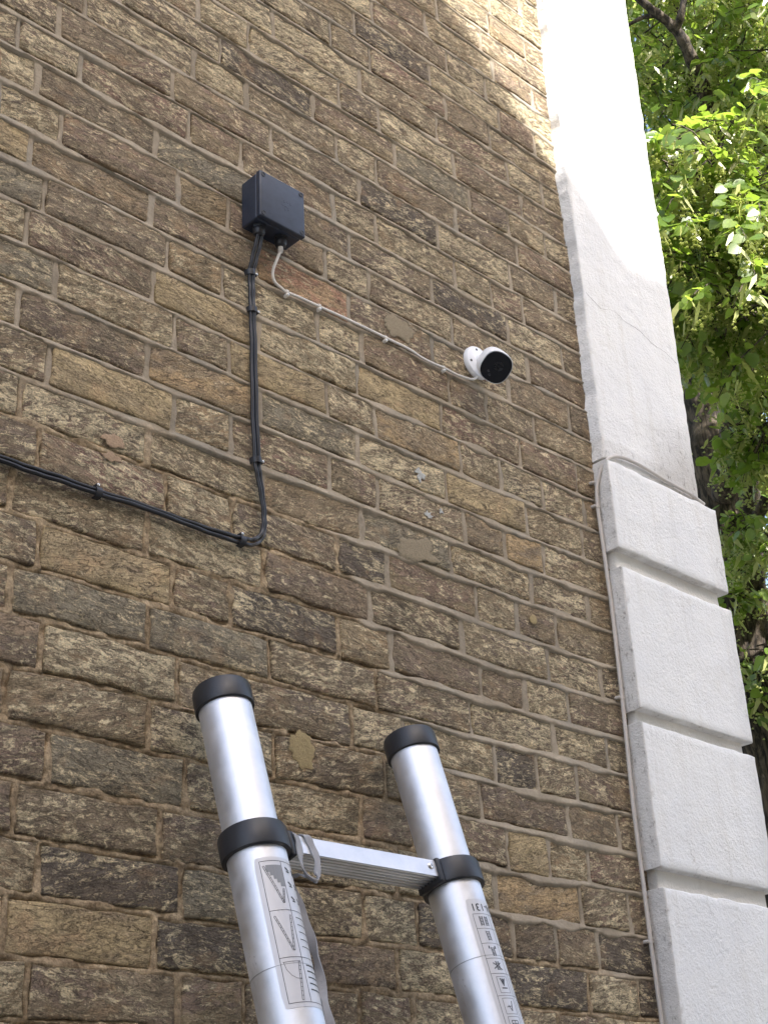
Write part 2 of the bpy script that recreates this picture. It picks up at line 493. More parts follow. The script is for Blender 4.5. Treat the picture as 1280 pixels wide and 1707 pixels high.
shown = []; rest = []
for k in range(K0, K1):
    L = perps[k]
    for a, b in zip(L[:-1], L[1:]):
        c = Vector(((a + b) / 2, 0, Z0 - PITCH * (k + .5)))
        vis = False
        for qx in (a, c.x, min(b, 0)):
            for dz in (-.0375, 0, .0375):
                u, w, d = project((qx, 0, c.z + dz))
                if -.005 < u < 1.005 and -.005 < w < 1.005: vis = True
        (shown if vis else rest).append((k, a, b, c))
spec = {}
for nm, pts in SPECIAL.items():
    for (sx, sz) in pts:
        i = min(range(len(shown)), key=lambda i: (0 if shown[i][1] <= sx <= shown[i][2] else 1) + abs(shown[i][3].z - sz))
        spec[i] = nm

def brick_geo(k, a, b, s, nx, nz):
    g = .0047
    zc = lambda kk: float(zjoint(kk, (a + b) / 2))
    z1, z0 = zc(k) - g, zc(k + 1) + g
    tl = float(zjoint(k, b) - zjoint(k, a)) * .8        # follow the wandering course
    v, f = slab(a + g, b - g, z0, z1, random.uniform(-.0022, .0014), .04, nx, nz, .0030, .0018, s, .0030)
    v[:, 2] += tl * (v[:, 0] - (a + b) / 2) / max(b - a, .05)
    tx = random.gauss(0, .006); tz = random.gauss(0, .012)
    v[:, 1] += tx * (v[:, 0] - (a + b) / 2) + tz * (v[:, 2] - (z0 + z1) / 2)
    return v, f

for i, (k, a, b, c) in enumerate(shown):
    s = rng.random(3)
    v, f = brick_geo(k, a, b, i * .37, 9 if b - a > .17 else 5, 4)
    o_ = np.array([c.x, 0, c.z])
    me = mesh('brick', v - o_, f)
    if i in spec: tint, tint2, fk = TINT[spec[i]]
    else:
        tint = random.choice(COMMON); q = random.uniform(.86, 1.12); tint = tuple(x * q for x in tint[:3]) + (1,)
        tint2 = random.choice(SECOND); fk = random.uniform(.5, 1.0)
    set_attr(me, tint, tint2, fk, s)
    link('brick', me, wall, M_BRICK, c - WO, True)

V = []; F = []; T = []; FK = []; SD = []; nb = 0
for i, (k, a, b, c) in enumerate(rest):
    near = c.x > -2.6 and -20 < k < 30
    v, f = brick_geo(k, a, b, 300 + i * .37, 4 if near else 2, 2)
    V.append(v - np.array(WO)); F.append(f + nb); nb += len(v)
    tint = random.choice(COMMON); n = len(v)
    T.append(np.tile(np.array(tint, np.float32), (n, 1))); FK.append(np.full(n, random.uniform(.4, 1)))
    SD.append(np.tile(rng.random(3), (n, 1)))
V = np.concatenate(V); F = np.concatenate(F)
me = mesh('outer_bricks', V, F)
for nm, ty, key, arr in (('tint', 'FLOAT_COLOR', 'color', np.concatenate(T)), ('tint2', 'FLOAT_COLOR', 'color', np.concatenate(T)[::-1].copy()), ('flake', 'FLOAT', 'value', np.concatenate(FK)), ('seed', 'FLOAT_VECTOR', 'vector', np.concatenate(SD))):
    at = me.attributes.new(nm, ty, 'POINT'); at.data.foreach_set(key, arr.astype(np.float32).ravel())
tag(link('outer_bricks', me, wall, M_BRICK, None, True), kind='stuff')

def mortar_sheet(name, x0, x1, za, zb, res):
    xs = np.linspace(x0, x1, int((x1 - x0) / res) + 1); zs = np.linspace(za, zb, int((zb - za) / res) + 1)
    X, Z = np.meshgrid(xs, zs, indexing='ij')
    kf = (Z0 - Z) / PITCH
    kn = np.round(kf).astype(int)                      # nearest bed joint
    zb_ = np.empty_like(Z)
    for k in range(kn.min(), kn.max() + 1):
        mk = kn == k
        if mk.any(): zb_[mk] = zjoint(k, X[mk])
    off = Z - zb_
    row = np.where(off > 0, kn - 1, kn)
    dp = np.full_like(X, 9.)
    for k in range(row.min(), row.max() + 1):
        mk = row == k
        if not mk.any(): continue
        L = np.array(perps.get(k, perps[max(min(k, K1), K0)]))
        px = X[mk]
        wob = .0035 * vnoise(Z[mk] * 40, px * 0 + k * 3.3, 12)
        i = np.clip(np.searchsorted(L, px), 1, len(L) - 1)
        dl = px - L[i - 1] + wob; dr = px - L[i] + wob
        dp[mk] = np.where(np.abs(dl) < np.abs(dr), dl, dr)
    old = oldness(X, Z)
    hwb = .0062 + .0064 * fbm(X * 16, Z * 14 + 3, 20, 3) + .002 * vnoise(X * 70, Z * 30, 24)
    hwp = .0058 + .0060 * fbm(X * 14 + 9, Z * 22, 21, 3)
    hwb = hwb * (1 - .05 * old); hwp = hwp * (1 - .05 * old)
    hwb = np.clip(hwb, .0030, .0125); hwp = np.clip(hwp, .0030, .0115)
    t = off / hwb
    # struck: recessed under the upper brick, proud at the lower lip
    nb_ = .0006 - .0030 * np.clip(t, -1.15, 1.15) + .0016 * fbm(X * 25, Z * 40, 22, 3)
    nb_ = nb_ - np.clip(np.abs(t) - 1, 0, 4) * .009
    np_ = -.0002 + .0018 * fbm(X * 40, Z * 25, 23, 3) - np.clip(np.abs(dp / hwp) - .9, 0, 4) * .009
    ob = -.0016 + .0060 * fbm(X * 45, Z * 60, 26, 4) - .006 * np.clip(np.abs(t) - .6, 0, .5) - np.clip(np.abs(t) - 1, 0, 4) * .006
    ob = ob - .008 * np.clip(vnoise(X * 14, Z * 20, 28) * 4 + .3, 0, 1) * np.exp(-((t - .55) / .22) ** 2)
    op = -.0016 + .0062 * fbm(X * 60, Z * 45, 27, 4) - np.clip(np.abs(dp / hwp) - .8, 0, 4) * .008
    hn = np.maximum(nb_, np_); ho = np.maximum(ob, op)
    h = hn * (1 - old) + ho * old
    h = np.maximum(h, -.012)
    v = np.stack([X - WO.x, -h, Z - WO.z], -1).reshape(-1, 3)
    n0, n1 = X.shape
    idx = np.arange(n0 * n1, dtype=np.int32).reshape(n0, n1)
    f = np.stack([idx[:-1, :-1], idx[1:, :-1], idx[1:, 1:], idx[:-1, 1:]], -1).reshape(-1, 4)
    me = bpy.data.meshes.new(name)
    me.vertices.add(len(v)); me.vertices.foreach_set('co', v.astype(np.float32).ravel())
    me.loops.add(f.size); me.loops.foreach_set('vertex_index', f.ravel())
    me.polygons.add(len(f)); me.polygons.foreach_set('loop_start', np.arange(0, f.size, 4, dtype=np.int32))
    me.polygons.foreach_set('loop_total', np.full(len(f), 4, np.int32))
    me.update(calc_edges=True)
    at = me.attributes.new('old', 'FLOAT', 'POINT'); at.data.foreach_set('value', old.astype(np.float32).ravel())
    return link(name, me, wall, M_MORTAR, None, True)

XF, ZA, ZB = -1.62, 1.70, 4.62
mortar_sheet('mortar', XF, .012, ZA, ZB, .0034)
mortar_sheet('mortar', -2.6, XF, ZA - .4, ZB, .008)
mb = MB()
def flat(x0, x1, z0, z1): mb.add([(x0 - WO.x, .004, z0), (x1 - WO.x, .004, z0), (x1 - WO.x, .004, z1), (x0 - WO.x, .004, z1)], [(0, 1, 2, 3)])
flat(XL, -2.6, 0, 6.0); flat(-2.6, XF, 0, ZA - .4); flat(-2.6, XF, ZB, 6.0); flat(XF, .012, 0, ZA); flat(XF, .012, ZB, 6.0)
mo = mb.build('mortar', wall, M_MORTAR)
at = mo.data.attributes.new('old', 'FLOAT', 'POINT'); at.data.foreach_set('value', [0.] * len(mo.data.vertices))
bk = MB(); bk.box(XL - WO.x, .30 - WO.x, .05, .30, 0, 6.0)
bk.build('wall_core', wall, M_HBRICK)

# blobs lying on the brick faces: paint splashes, mortar smears, spalled patches
def blob(name, x, z, rx, rz, mat, seed, parent, th=.0008, y=-.0028, n=40, rag=.35, spike=0):
    v = [(0, -th, 0)]; f = []
    for ring, (q, t_) in enumerate(((.55, 1.), (.86, .8), (1., -.9))):
        for i in range(n):
            a = 2 * math.pi * i / n
            rr = 1 + rag * 2 * float(fbm(math.cos(a) * 1.6 + seed, math.sin(a) * 1.6 + seed * 2, 30, 4))
            if spike: rr *= 1 + spike * (abs(math.sin(a * 4 + seed)) ** 6)
            v.append((rx * q * rr * math.cos(a), -th * t_, rz * q * rr * math.sin(a)))
    for i in range(n):
        j = (i + 1) % n
        f.append((0, 1 + i, 1 + j))
        for r_ in (0, 1): f.append((1 + r_ * n + i, 1 + r_ * n + n + i, 1 + r_ * n + n + j, 1 + r_ * n + j))
    me = mesh(name, v, f)
    at = me.attributes.new('core', 'FLOAT', 'POINT'); at.data.foreach_set('value', [1.25] + [1.0] * n + [.62] * n + [.0] * n)
    return link(name, me, parent, mat, Vector((x, y, z)) - WO, True)
def mat_patch(name, col, feather, scale):
    """worn skin of paint or mortar that breaks up towards its rim"""
    t = NT(name)
    pos = t.n('NewGeometry').outputs['Position']
    e = t.n('Attribute', attribute_name='core').outputs['Fac']
    n = t.noise(pos, scale, 8, .75)
    f2 = t.noise(pos, 420, 5, .75)
    c = t.scalecol(col, t.ramp(f2, .3, .7, .72, 1.25))
    t.fin(c, .95, nrm=t.bump(t.math('ADD', n, f2), .8, .002), Specular_IOR_Level=.2)
    al = t.step(t.math('ADD', t.math('MULTIPLY', t.math('SUBTRACT', n, .5), 2.2), e), .5 - feather, .5 + feather)
    t.set(t.b.inputs['Alpha'], al)
    return t.m
M_SPLASH = mat_patch('white_paint_splash', srgb(188, 188, 184), .14, 190)
M_SMEAR = mat_patch('grey_mortar_smear', srgb(150, 138, 117), .34, 70)
M_SPALL = mat_patch('cream_spalled_brick', srgb(164, 147, 110), .16, 90)
M_PINK = mat_patch('pale_render_patch', srgb(172, 148, 124), .14, 70)
blob('paint_splash', -.551, 2.876, .012, .010, M_SPLASH, 1.3, wall, spike=.5, rag=.6, n=40)
blob('paint_splash', -.536, 2.795, .008, .005, M_SPLASH, 4.1, wall, spike=.6, rag=.6)
blob('paint_splash', -.500, 2.815, .005, .005, M_SPLASH, 6.7, wall, spike=.5, rag=.6)
blob('mortar_smear', -.575, 3.187, .046, .032, M_SMEAR, 2.2, wall, rag=.4)
blob('mortar_smear', -.565, 2.712, .056, .032, M_SMEAR, 8.2, wall, rag=.4)
blob('spalled_patch', -.857, 2.292, .026, .030, M_SPALL, 3.9, wall, rag=.35)
blob('render_patch', -1.22, 2.711, .020, .012, M_PINK, 5.9, wall, rag=.4)
blob('render_patch', -1.222, 2.679, .020, .010, M_PINK, 9.1, wall, rag=.4)
blob('spalled_patch', -.262, 2.655, .010, .012, M_SPALL, 12.4, wall, rag=.3)
blob('render_patch', -1.468, 3.318, .010, .034, M_PINK, 14.4, wall, rag=.3)

# ------------------------------------------------------------------ white corner pilaster
pil = empty('corner_pilaster', (0.2, 0, 0))
tag(pil, 'white painted rendered corner pilaster with block quoins beside the brick wall', 'pilaster')
PO = Vector(pil.location)
def render_block(name, x0, x1, z0, z1, yf, depth, r, mat, seed, res=.014, edge=.003, jit=.0008, ragl=0.0, grime=None, shear=0.0):
    nx = max(3, int((x1 - x0) / res)); nz = max(3, int((z1 - z0) / res))
    v, f = slab(x0, x1, z0, z1, yf, depth, nx, nz, r, jit, seed, edge)
    if ragl:      # ragged plaster edge where it meets the bricks
        back = (v[:, 0] < x0 + r) & (v[:, 1] > yf + r * .5)
        rg = ragl * (.7 * fbm(v[:, 2] * 41, v[:, 2] * 0 + seed, 33, 5) + .8 * fbm(v[:, 2] * 5, v[:, 2] * 0, 40, 3))
        v[:, 0] += np.where(back, rg, 0)
    if shear: v[:, 0] += shear * np.clip(v[:, 2] - 3.09, 0, 5) * (v[:, 0] - x0) / (x1 - x0)
    gr = np.zeros(len(v)) if grime is None else grime(v)
    me = mesh(name, v - np.array(PO), f)
    at = me.attributes.new('grime', 'FLOAT', 'POINT'); at.data.foreach_set('value', gr.astype(np.float32))
    return link(name, me, pil, mat, None, True)
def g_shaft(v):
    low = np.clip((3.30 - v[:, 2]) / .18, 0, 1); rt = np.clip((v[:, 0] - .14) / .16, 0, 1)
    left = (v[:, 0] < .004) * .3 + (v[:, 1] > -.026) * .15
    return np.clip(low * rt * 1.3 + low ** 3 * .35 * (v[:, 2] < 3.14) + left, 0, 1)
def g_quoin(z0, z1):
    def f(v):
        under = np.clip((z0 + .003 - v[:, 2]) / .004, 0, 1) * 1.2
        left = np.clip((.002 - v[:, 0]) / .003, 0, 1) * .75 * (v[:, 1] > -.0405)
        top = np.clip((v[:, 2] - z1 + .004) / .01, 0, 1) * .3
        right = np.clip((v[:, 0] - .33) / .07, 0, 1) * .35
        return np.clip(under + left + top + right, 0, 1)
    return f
render_block('shaft', .0, .350, Z0 - .352, 6.0, -.031, .30, .0045, M_WHITE, 3.1, ragl=.005, edge=.0018, grime=g_shaft, shear=.022, res=.008)
render_block('backing', .004, .375, 0, Z0 - .356, -.022, .30, .004, M_RETURN, 5.2, res=.02, ragl=.008,
             grime=lambda v: np.full(len(v), .10) + .5 * (v[:, 0] < .006))
QZ = [(Z0 - .569, Z0 - .359), (Z0 - .918, Z0 - .611), (Z0 - 1.232, Z0 - .947), (Z0 - 1.58, Z0 - 1.268), (Z0 - 1.90, Z0 - 1.62),
      (Z0 - 2.22, Z0 - 1.94), (Z0 - 2.54, Z0 - 2.26), (Z0 - 2.86, Z0 - 2.58), (.14, Z0 - 2.90)]
for i, (a, b) in enumerate(QZ):
    render_block('quoin', -.006 + .001 * (i % 2), .396 - .003 * (i % 3), a, b, -.041, .06, .0038, M_WHITE, 7.7 + i * 2.9, grime=g_quoin(a, b), edge=.0022, res=.012)
sw = MB(); sw.box(.30 - PO.x, .362 - PO.x, .27, 7.0, 0, 6.0)
so = sw.build('return_wall', pil, M_RETURN)
at = so.data.attributes.new('grime', 'FLOAT', 'POINT'); at.data.foreach_set('value', [0.] * len(so.data.vertices))
# hairline crack running across the shaft, and a nail hole in its edge
M_CRACK = mat_plain('plaster_crack', srgb(200, 199, 198), .9)
cp = [(.012, 3.515), (.06, 3.502), (.11, 3.512), (.15, 3.497), (.2, 3.495), (.26, 3.478), (.30, 3.475), (.345, 3.462)]
cp2 = spline([(x, -.0312 + .0, z + .006 * random.uniform(-1, 1)) for x, z in cp], 5)
MB().tube([Vector(p) - PO + Vector((0, 0, .0015 * random.uniform(-1, 1))) for p in cp2], .00035, 5).build('crack', pil, M_CRACK)

# ------------------------------------------------------------------ junction box
BX0, BX1, BZ0, BZ1, BD = -.969, -.864, 3.231, 3.332, .055
BC = Vector(((BX0 + BX1) / 2, 0, BZ0))
box = empty('junction_box', BC)
tag(box, 'navy black plastic junction box with screwed lid and two cable glands', 'junction box')
def rbox(name, x0, x1, y0, y1, z0, z1, r, parent, mat, off, seg=3):
    bm = bmesh.new()
    bmesh.ops.create_cube(bm, size=1)
    for v in bm.verts:
        v.co = Vector(((x0 + x1) / 2 + v.co.x * (x1 - x0), (y0 + y1) / 2 + v.co.y * (y1 - y0), (z0 + z1) / 2 + v.co.z * (z1 - z0))) - off
    bmesh.ops.bevel(bm, geom=list(bm.edges), offset=r, segments=seg, affect='EDGES', profile=.6)
    me = bpy.data.meshes.new(name); bm.to_mesh(me); bm.free()
    return autosmooth(link(name, me, parent, mat), 40)
rbox('body', BX0 + .001, BX1 - .001, -.043, -.001, BZ0 + .001, BZ1 - .001, .004, box, M_BOX, BC)
lid = rbox('lid', BX0, BX1, -BD, -.0436, BZ0, BZ1, .0028, box, M_BOX, BC)
for sx in (BX0 + .008, BX1 - .008):
    for sz in (BZ0 + .008, BZ1 - .008):
        s_ = MB().lathe([(.0048, 0), (.0048, .0006), (.0036, .0007), (.0034, -.0008)], 16)
        s_.build('screw', lid, M_BLACK, mtx=Matrix.Translation(Vector((sx, -BD - .0002, sz)) - BC) @ Matrix.Rotation(R(90), 4, 'X'), smooth=False)
# moulded marks on the lid
def lidmark(x0, x1, z0, z1):
    MB().box(x0 - BC.x, x1 - BC.x, -BD - .0002, -BD + .001, z0 - BC.z, z1 - BC.z).build('moulded_mark', lid, M_BOX)
for i in range(3): lidmark(-.914 + i * .007, -.910 + i * .007, 3.286 + .002 * (i % 2), 3.291)
for q in ((-.918, -.903, 3.278, 3.2795), (-.912, -.909, 3.270, 3.277), (-.905, -.902, 3.272, 3.277), (-.949, -.943, 3.2455, 3.247),
          (-.947, -.9455, 3.2473, 3.252), (-.940, -.934, 3.240, 3.2415), (-.9385, -.937, 3.2355, 3.2397)): lidmark(*q)
def gland(x, y):
    b_ = MB()
    b_.lathe([(.0125, 0), (.0125, -.006), (.0112, -.0065)], 6)
    b_.lathe([(.0105, -.0065), (.0112, -.008), (.0112, -.014), (.0096, -.019), (.0062, -.0215)], 20)
    o = b_.build('cable_gland', box, M_BLACK, mtx=Matrix.Translation(Vector((x, y, BZ0 + .0012)) - BC))
    autosmooth(o, 30)
gland(-.948, -.026); gland(-.898, -.026)

# ------------------------------------------------------------------ cables
def offset_path(pts, d):
    """shift a path sideways within the wall plane"""
    out = []
    for i, p in enumerate(pts):
        t = (pts[min(i + 1, len(pts) - 1)] - pts[max(i - 1, 0)]).normalized()
        n_ = Vector((t.z, 0, -t.x))
        if n_.length < 1e-4: n_ = Vector((1, 0, 0))
        out.append(p + n_.normalized() * d)
    return out
def wall_path(flat_pts, y): return [(x, y, z) for x, z in flat_pts]

bc_pts = [(-.948, -.026, 3.214), (-.9485, -.026, 3.203), (-.951, -.017, 3.17), (-.953, -.010, 3.14)] + wall_path([
    (-.952, 3.108), (-.951, 3.062), (-.949, 2.985), (-.948, 2.867), (-.944, 2.765), (-.939, 2.733), (-.932, 2.691), (-.930, 2.659),
    (-.935, 2.633), (-.952, 2.616), (-.978, 2.611), (-1.038, 2.609), (-1.096, 2.610), (-1.174, 2.612), (-1.247, 2.610),
    (-1.31, 2.611), (-1.359, 2.610), (-1.41, 2.611), (-1.55, 2.613), (-1.9, 2.606), (-2.4, 2.612), (-3.2, 2.61)], -.0085)
blk = empty('black_cable', (-.95, 0, 2.61))
tag(blk, 'black twin cable running down from the junction box and off to the left', 'cable')
BO = Vector(blk.location)
path = spline(bc_pts, 8)
path = [Vector((p.x, min(p.y, -.0055) + .0006 * math.sin(i * .9), p.z)) for i, p in enumerate(path)]
dd = [.0033 + .0009 * math.sin(i * .13) for i in range(len(path))]
for sgn, r_ in ((-1, .0034), (1, .0034)):
    q = offset_path(path, 0)
    o1 = [a + (b - a) * (dd[i] / .01) for i, (a, b) in enumerate(zip(q, offset_path(path, .01 * sgn)))]
    o1 = [p + Vector((0, .0012 * sgn * math.sin(i * .05), 0)) for i, p in enumerate(o1)]
    MB().tube([p - BO for p in o1], r_, 10).build('strand', blk, M_RUBBER, smooth=True)

def clip(parent, off, x, z, ang, mat, w=.0085, h=.0075, L=.0065, nail_side=1, rough=False):
    """saddle clip across a cable: ang = cable direction in the wall plane (degrees from +x)"""
    t = Vector((math.cos(R(ang)), 0, math.sin(R(ang)))); n_ = Vector((-t.z, 0, t.x)) * nail_side
    v = []; f = []; N = 9
    prof = [(w, 0)] + [(w * math.cos(math.pi * i / (N - 1)), h * .55 + h * .75 * math.sin(math.pi * i / (N - 1))) for i in range(N)] + [(-w, 0)]
    inn = [(p[0] * .82, max(p[1] - .0014, 0)) for p in prof]
    ring = prof + inn[::-1]
    for s_ in (-1, 1):
        for a_, hh in ring: v.append(Vector((x, 0, z)) + n_ * a_ + t * (s_ * L / 2) + Vector((0, -hh - .001, 0)) - off)
    m_ = len(ring)
    for i in range(m_): f.append((i, (i + 1) % m_, m_ + (i + 1) % m_, m_ + i))
    h2 = len(prof)
    for i in range(h2 - 1):
        f.append((i, i + 1, m_ - 2 - i, m_ - 1 - i)); f.append((m_ + m_ - 1 - i, m_ + m_ - 2 - i, m_ + i + 1, m_ + i))
    c_ = MB().add(v, f)
    # nail boss
    bc = Vector((x, 0, z)) + n_ * (w + .0026) - off
    rot = Matrix.Translation(bc) @ Matrix.Rotation(R(90), 4, 'X')
    bs = MB().lathe([(.0034, .0), (.0034, .009), (.0026, .0095)], 12)
    c_.add([rot @ Vector(p) for p in bs.v], bs.f)
    o = autosmooth(c_.build('clip', parent, mat), 40)
    nl = MB().lathe([(.0023, .0096), (.0025, .0102), (.0021, .0110), (.0008, .0113)], 12)
    nl.build('nail', o, M_STEEL if mat is not M_GCABLE else M_GCABLE, mtx=rot, smooth=True)
    return o
for x, z, a, s in ((-.953, 3.139, -82, 1), (-.950, 3.062, -88, 1), (-.944, 2.767, -84, 1), (-.977, 2.611, 176, -1), (-1.247, 2.610, 180, -1)):
    clip(blk, BO, x, z, a, M_BLACK, w=.0092, h=.0112, L=.0105, nail_side=s)

wc = empty('white_cable', (-.62, 0, 3.13))
tag(wc, 'thin white cable clipped along the wall from junction box to camera', 'cable')
WCO = Vector(wc.location)
wpts = [(-.898, -.026, 3.215), (-.898, -.026, 3.205), (-.902, -.020, 3.186), (-.904, -.010, 3.164)] + wall_path([
    (-.897, 3.147), (-.879, 3.139), (-.869, 3.137), (-.837, 3.139), (-.793, 3.140), (-.734, 3.142), (-.673, 3.143), (-.624, 3.143),
    (-.562, 3.143), (-.529, 3.138), (-.496, 3.137), (-.466, 3.139), (-.428, 3.138), (-.39, 3.143), (-.374, 3.150), (-.366, 3.160)], -.0065)
MB().tube([p - WCO for p in spline(wpts, 8)], .0027, 10).build('sheath', wc, M_WCABLE, smooth=True)
MB().tube([Vector((-.898, -.026, 3.214)) - WCO, Vector((-.8985, -.0255, 3.200)) - WCO], .0046, 12).build('sleeve', wc, M_WCABLE, smooth=True)
for x, z, a in ((-.869, 3.138, 4), (-.792, 3.141, 2), (-.624, 3.143, 0), (-.466, 3.139, 2)):
    clip(wc, WCO, x, z, a, M_WCABLE, w=.0048, h=.0070, L=.0050, nail_side=-1)

gc = empty('grey_cable', (-.015, 0, 2.5))
tag(gc, 'pale grey painted cable running down the corner beside the quoins', 'cable')
GO = Vector(gc.location)
gpts = [(.36, -.034, 3.088), (.30, -.038, 3.094), (.212, -.037, 3.099), (.158, -.037, 3.104), (.104, -.037, 3.107), (.061, -.037, 3.105), (.028, -.036, 3.097),
        (.006, -.032, 3.083), (-.008, -.022, 3.058), (-.016, -.013, 3.02)] + wall_path([
        (-.017, 2.985), (-.018, 2.95), (-.016, 2.88), (-.015, 2.80), (-.013, 2.747), (-.015, 2.641), (-.017, 2.552), (-.020, 2.465), (-.025, 2.333),
        (-.025, 2.264), (-.024, 2.174), (-.024, 2.076), (-.022, 1.992), (-.021, 1.90), (-.02, 1.6), (-.022, 1.0), (-.02, .2), (-.02, .0)], -.0095)
MB().tube([p - GO for p in spline(gpts, 8)], .0040, 10).build('sheath', gc, M_GCABLE, smooth=True)
for x, z, a in ((-.014, 3.030, -84), (-.018, 2.972, -90), (-.017, 2.548, -91), (-.024, 2.076, -90)):
    clip(gc, GO, x, z, a, M_GCABLE, w=.0058, h=.0105, L=.0055, nail_side=-1)

# ------------------------------------------------------------------ security camera
cb = Vector((-.362, 0, 3.192))
cc = empty('security_camera', cb)
tag(cc, 'small white bullet security camera with black glass face fixed to the wall', 'camera')
toY = Matrix.Rotation(R(90), 4, 'X')                   # local +z -> -y
o = MB().lathe([(.0355, .001), (.0365, .003), (.0362, .009), (.0345, .0118), (.026, .0135), (.015, .0165), (.0125, .022), (.0125, .034), (.010, .038)], 40).build('mount', cc, M_GLOSSW, mtx=toY)
autosmooth(o, 40)
for a in (15, 105, 195, 285):
    p = Vector((.0265 * math.cos(R(a)), .0265 * math.sin(R(a)), .0128))
    MB().lathe([(.0028, -.001), (.0028, .0012), (.0018, .0013)], 12).build('screw_hole', cc, M_BLACK, mtx=toY @ Matrix.Translation(p))
nrm = Vector((-.43, -.55, -.71)).normalized()
fc = Vector((-.387, -.075, 3.138)) - cb
zax = nrm; xax = Vector((1, 0, 0)); xax = (xax - zax * xax.dot(zax)).normalized(); yax = zax.cross(xax)
BM = Matrix((xax, yax, zax)).transposed().to_4x4(); BM.translation = fc
def sq(rx, ry, z, n=48, e=2.5):
    out = []
    for i in range(n):
        a = 2 * math.pi * i / n; c_, s_ = math.cos(a), math.sin(a)
        out.append((rx * math.copysign(abs(c_) ** (2 / e), c_), ry * math.copysign(abs(s_) ** (2 / e), s_), z))
    return out
def loft(rings, cap=True):
    n = len(rings[0]); v = [p for r_ in rings for p in r_]; f = []
    for k in range(len(rings) - 1):
        for i in range(n):
            j = (i + 1) % n; f.append((k * n + i, k * n + j, k * n + n + j, k * n + n + i))
    if cap: f.append(tuple(range(n))[::-1]); f.append(tuple((len(rings) - 1) * n + i for i in range(n)))
    return MB().add(v, f)
RX, RY = .0315, .0325
body = loft([sq(.010, .010, -.066), sq(.020, .020, -.0635), sq(.0265, .027, -.056), sq(.0300, .031, -.042), sq(RX, RY, -.020), sq(RX, RY, -.003), sq(RX * .985, RY * .985, -.0006), sq(RX * .95, RY * .95, -.0004)]).build('housing', cc, M_GLOSSW, mtx=BM)
autosmooth(body, 40)
glass = loft([sq(RX * .948, RY * .948, -.004), sq(RX * .948, RY * .948, -.0002), sq(RX * .93, RY * .93, .0009), sq(RX * .8, RY * .8, .0013)]).build('face_glass', cc, M_GLASS, mtx=BM)
autosmooth(glass, 40)
M_LENS = mat_plain('lens_ring', (.016, .016, .019, 1), .3)
def fdisc(nm, x, y, r_, mat, r2=0, z=.0014):
    MB().lathe([(r_, z - .0012), (r_, z + .0004), (r_ * .86, z + .0007), (r_ * .8, z + .0002)], 28).build(nm, glass, mat, mtx=BM @ Matrix.Translation((x, y, 0)))
fdisc('lens', .003, .004, .0095, M_LENS); fdisc('lens', .003, .004, .0045, M_GLASS, z=.0019)
M_IR = mat_plain('infrared_lamp', (.10, .10, .105, 1), .3)
fdisc('infrared_lamp', -.010, -.013, .0022, M_IR); fdisc('infrared_lamp', -.004, -.019, .0022, M_IR)

# ------------------------------------------------------------------ telescopic ladder
TILT = 73.4
LEN = (Z0 - 1.108) / math.sin(R(TILT))
topy = -.052
base = Vector((-.861, topy - LEN * math.cos(R(TILT)), 0))
lad = empty('telescopic_ladder', base)
lad.rotation_euler = (-(R(90 - TILT)), 0, 0)
tag(lad, 'silver aluminium telescopic ladder with black caps leaning against the brick wall', 'ladder')
HX = .191
stiles = []
def seclen(i): return .243 if i == 0 else .298
for sgn in (-1, 1):
    z = LEN; r_ = .0385
    prof = []
    st = None
    parts = []
    i = 0
    while z > .06:
        zn = max(z - seclen(i), .03)
        parts.append((r_, zn, z)); z = zn; r_ += .0022; i += 1
    for j, (r_, a, b) in enumerate(parts):
        o = MB().lathe([(r_, a), (r_, b)], 56).build('stile_tube', lad, M_ALU, (0, 0, 0))
        for v in o.data.vertices: v.co.x += 0
        o.location = (sgn * HX, 0, 0)
        autosmooth(o, 40)
        if j == 0: stiles.append(o)
        if j == 1: stiles.append(o)
        if j > 0:
            rr = r_
            c_ = MB().lathe([(rr + .0010, b - .029), (rr + .0066, b - .028), (rr + .0072, b - .024), (rr + .0072, b + .003), (rr + .0058, b + .0075), (rr + .001, b + .0085), (rr - .004, b + .008)], 56).build('collar', lad, M_BLACK, (sgn * HX, 0, 0))
            autosmooth(c_, 30)
            # clamp block that carries the rung
            x0 = (sgn * HX) - sgn * (rr + .002); x1 = (sgn * HX) - sgn * (rr + .0105)
            rbox('rung_socket', min(x0, x1), max(x0, x1), -.026, .026, b - .030, b + .008, .003, lad, M_BLACK, Vector((0, 0, 0)))
    r0 = parts[0][0]
    cap = MB().lathe([(r0 + .0008, LEN - .036), (r0 + .0042, LEN - .035), (r0 + .0047, LEN - .032), (r0 + .0045, LEN - .006), (r0 + .003, LEN - .001), (r0 - .004, LEN + .0015), (.012, LEN + .003)], 56).build('end_cap', lad, M_BLACK, (sgn * HX, 0, 0))
    autosmooth(cap, 30)
    rl = parts[-1][0]
    ft = MB().lathe([(rl + .001, .0), (rl + .006, .001), (rl + .006, .04), (rl + .002, .045)], 40).build('foot', lad, M_BLACK, (sgn * HX, 0, 0))
    autosmooth(ft, 30)
zc = LEN; i = 0
M_RIB = M_ALU
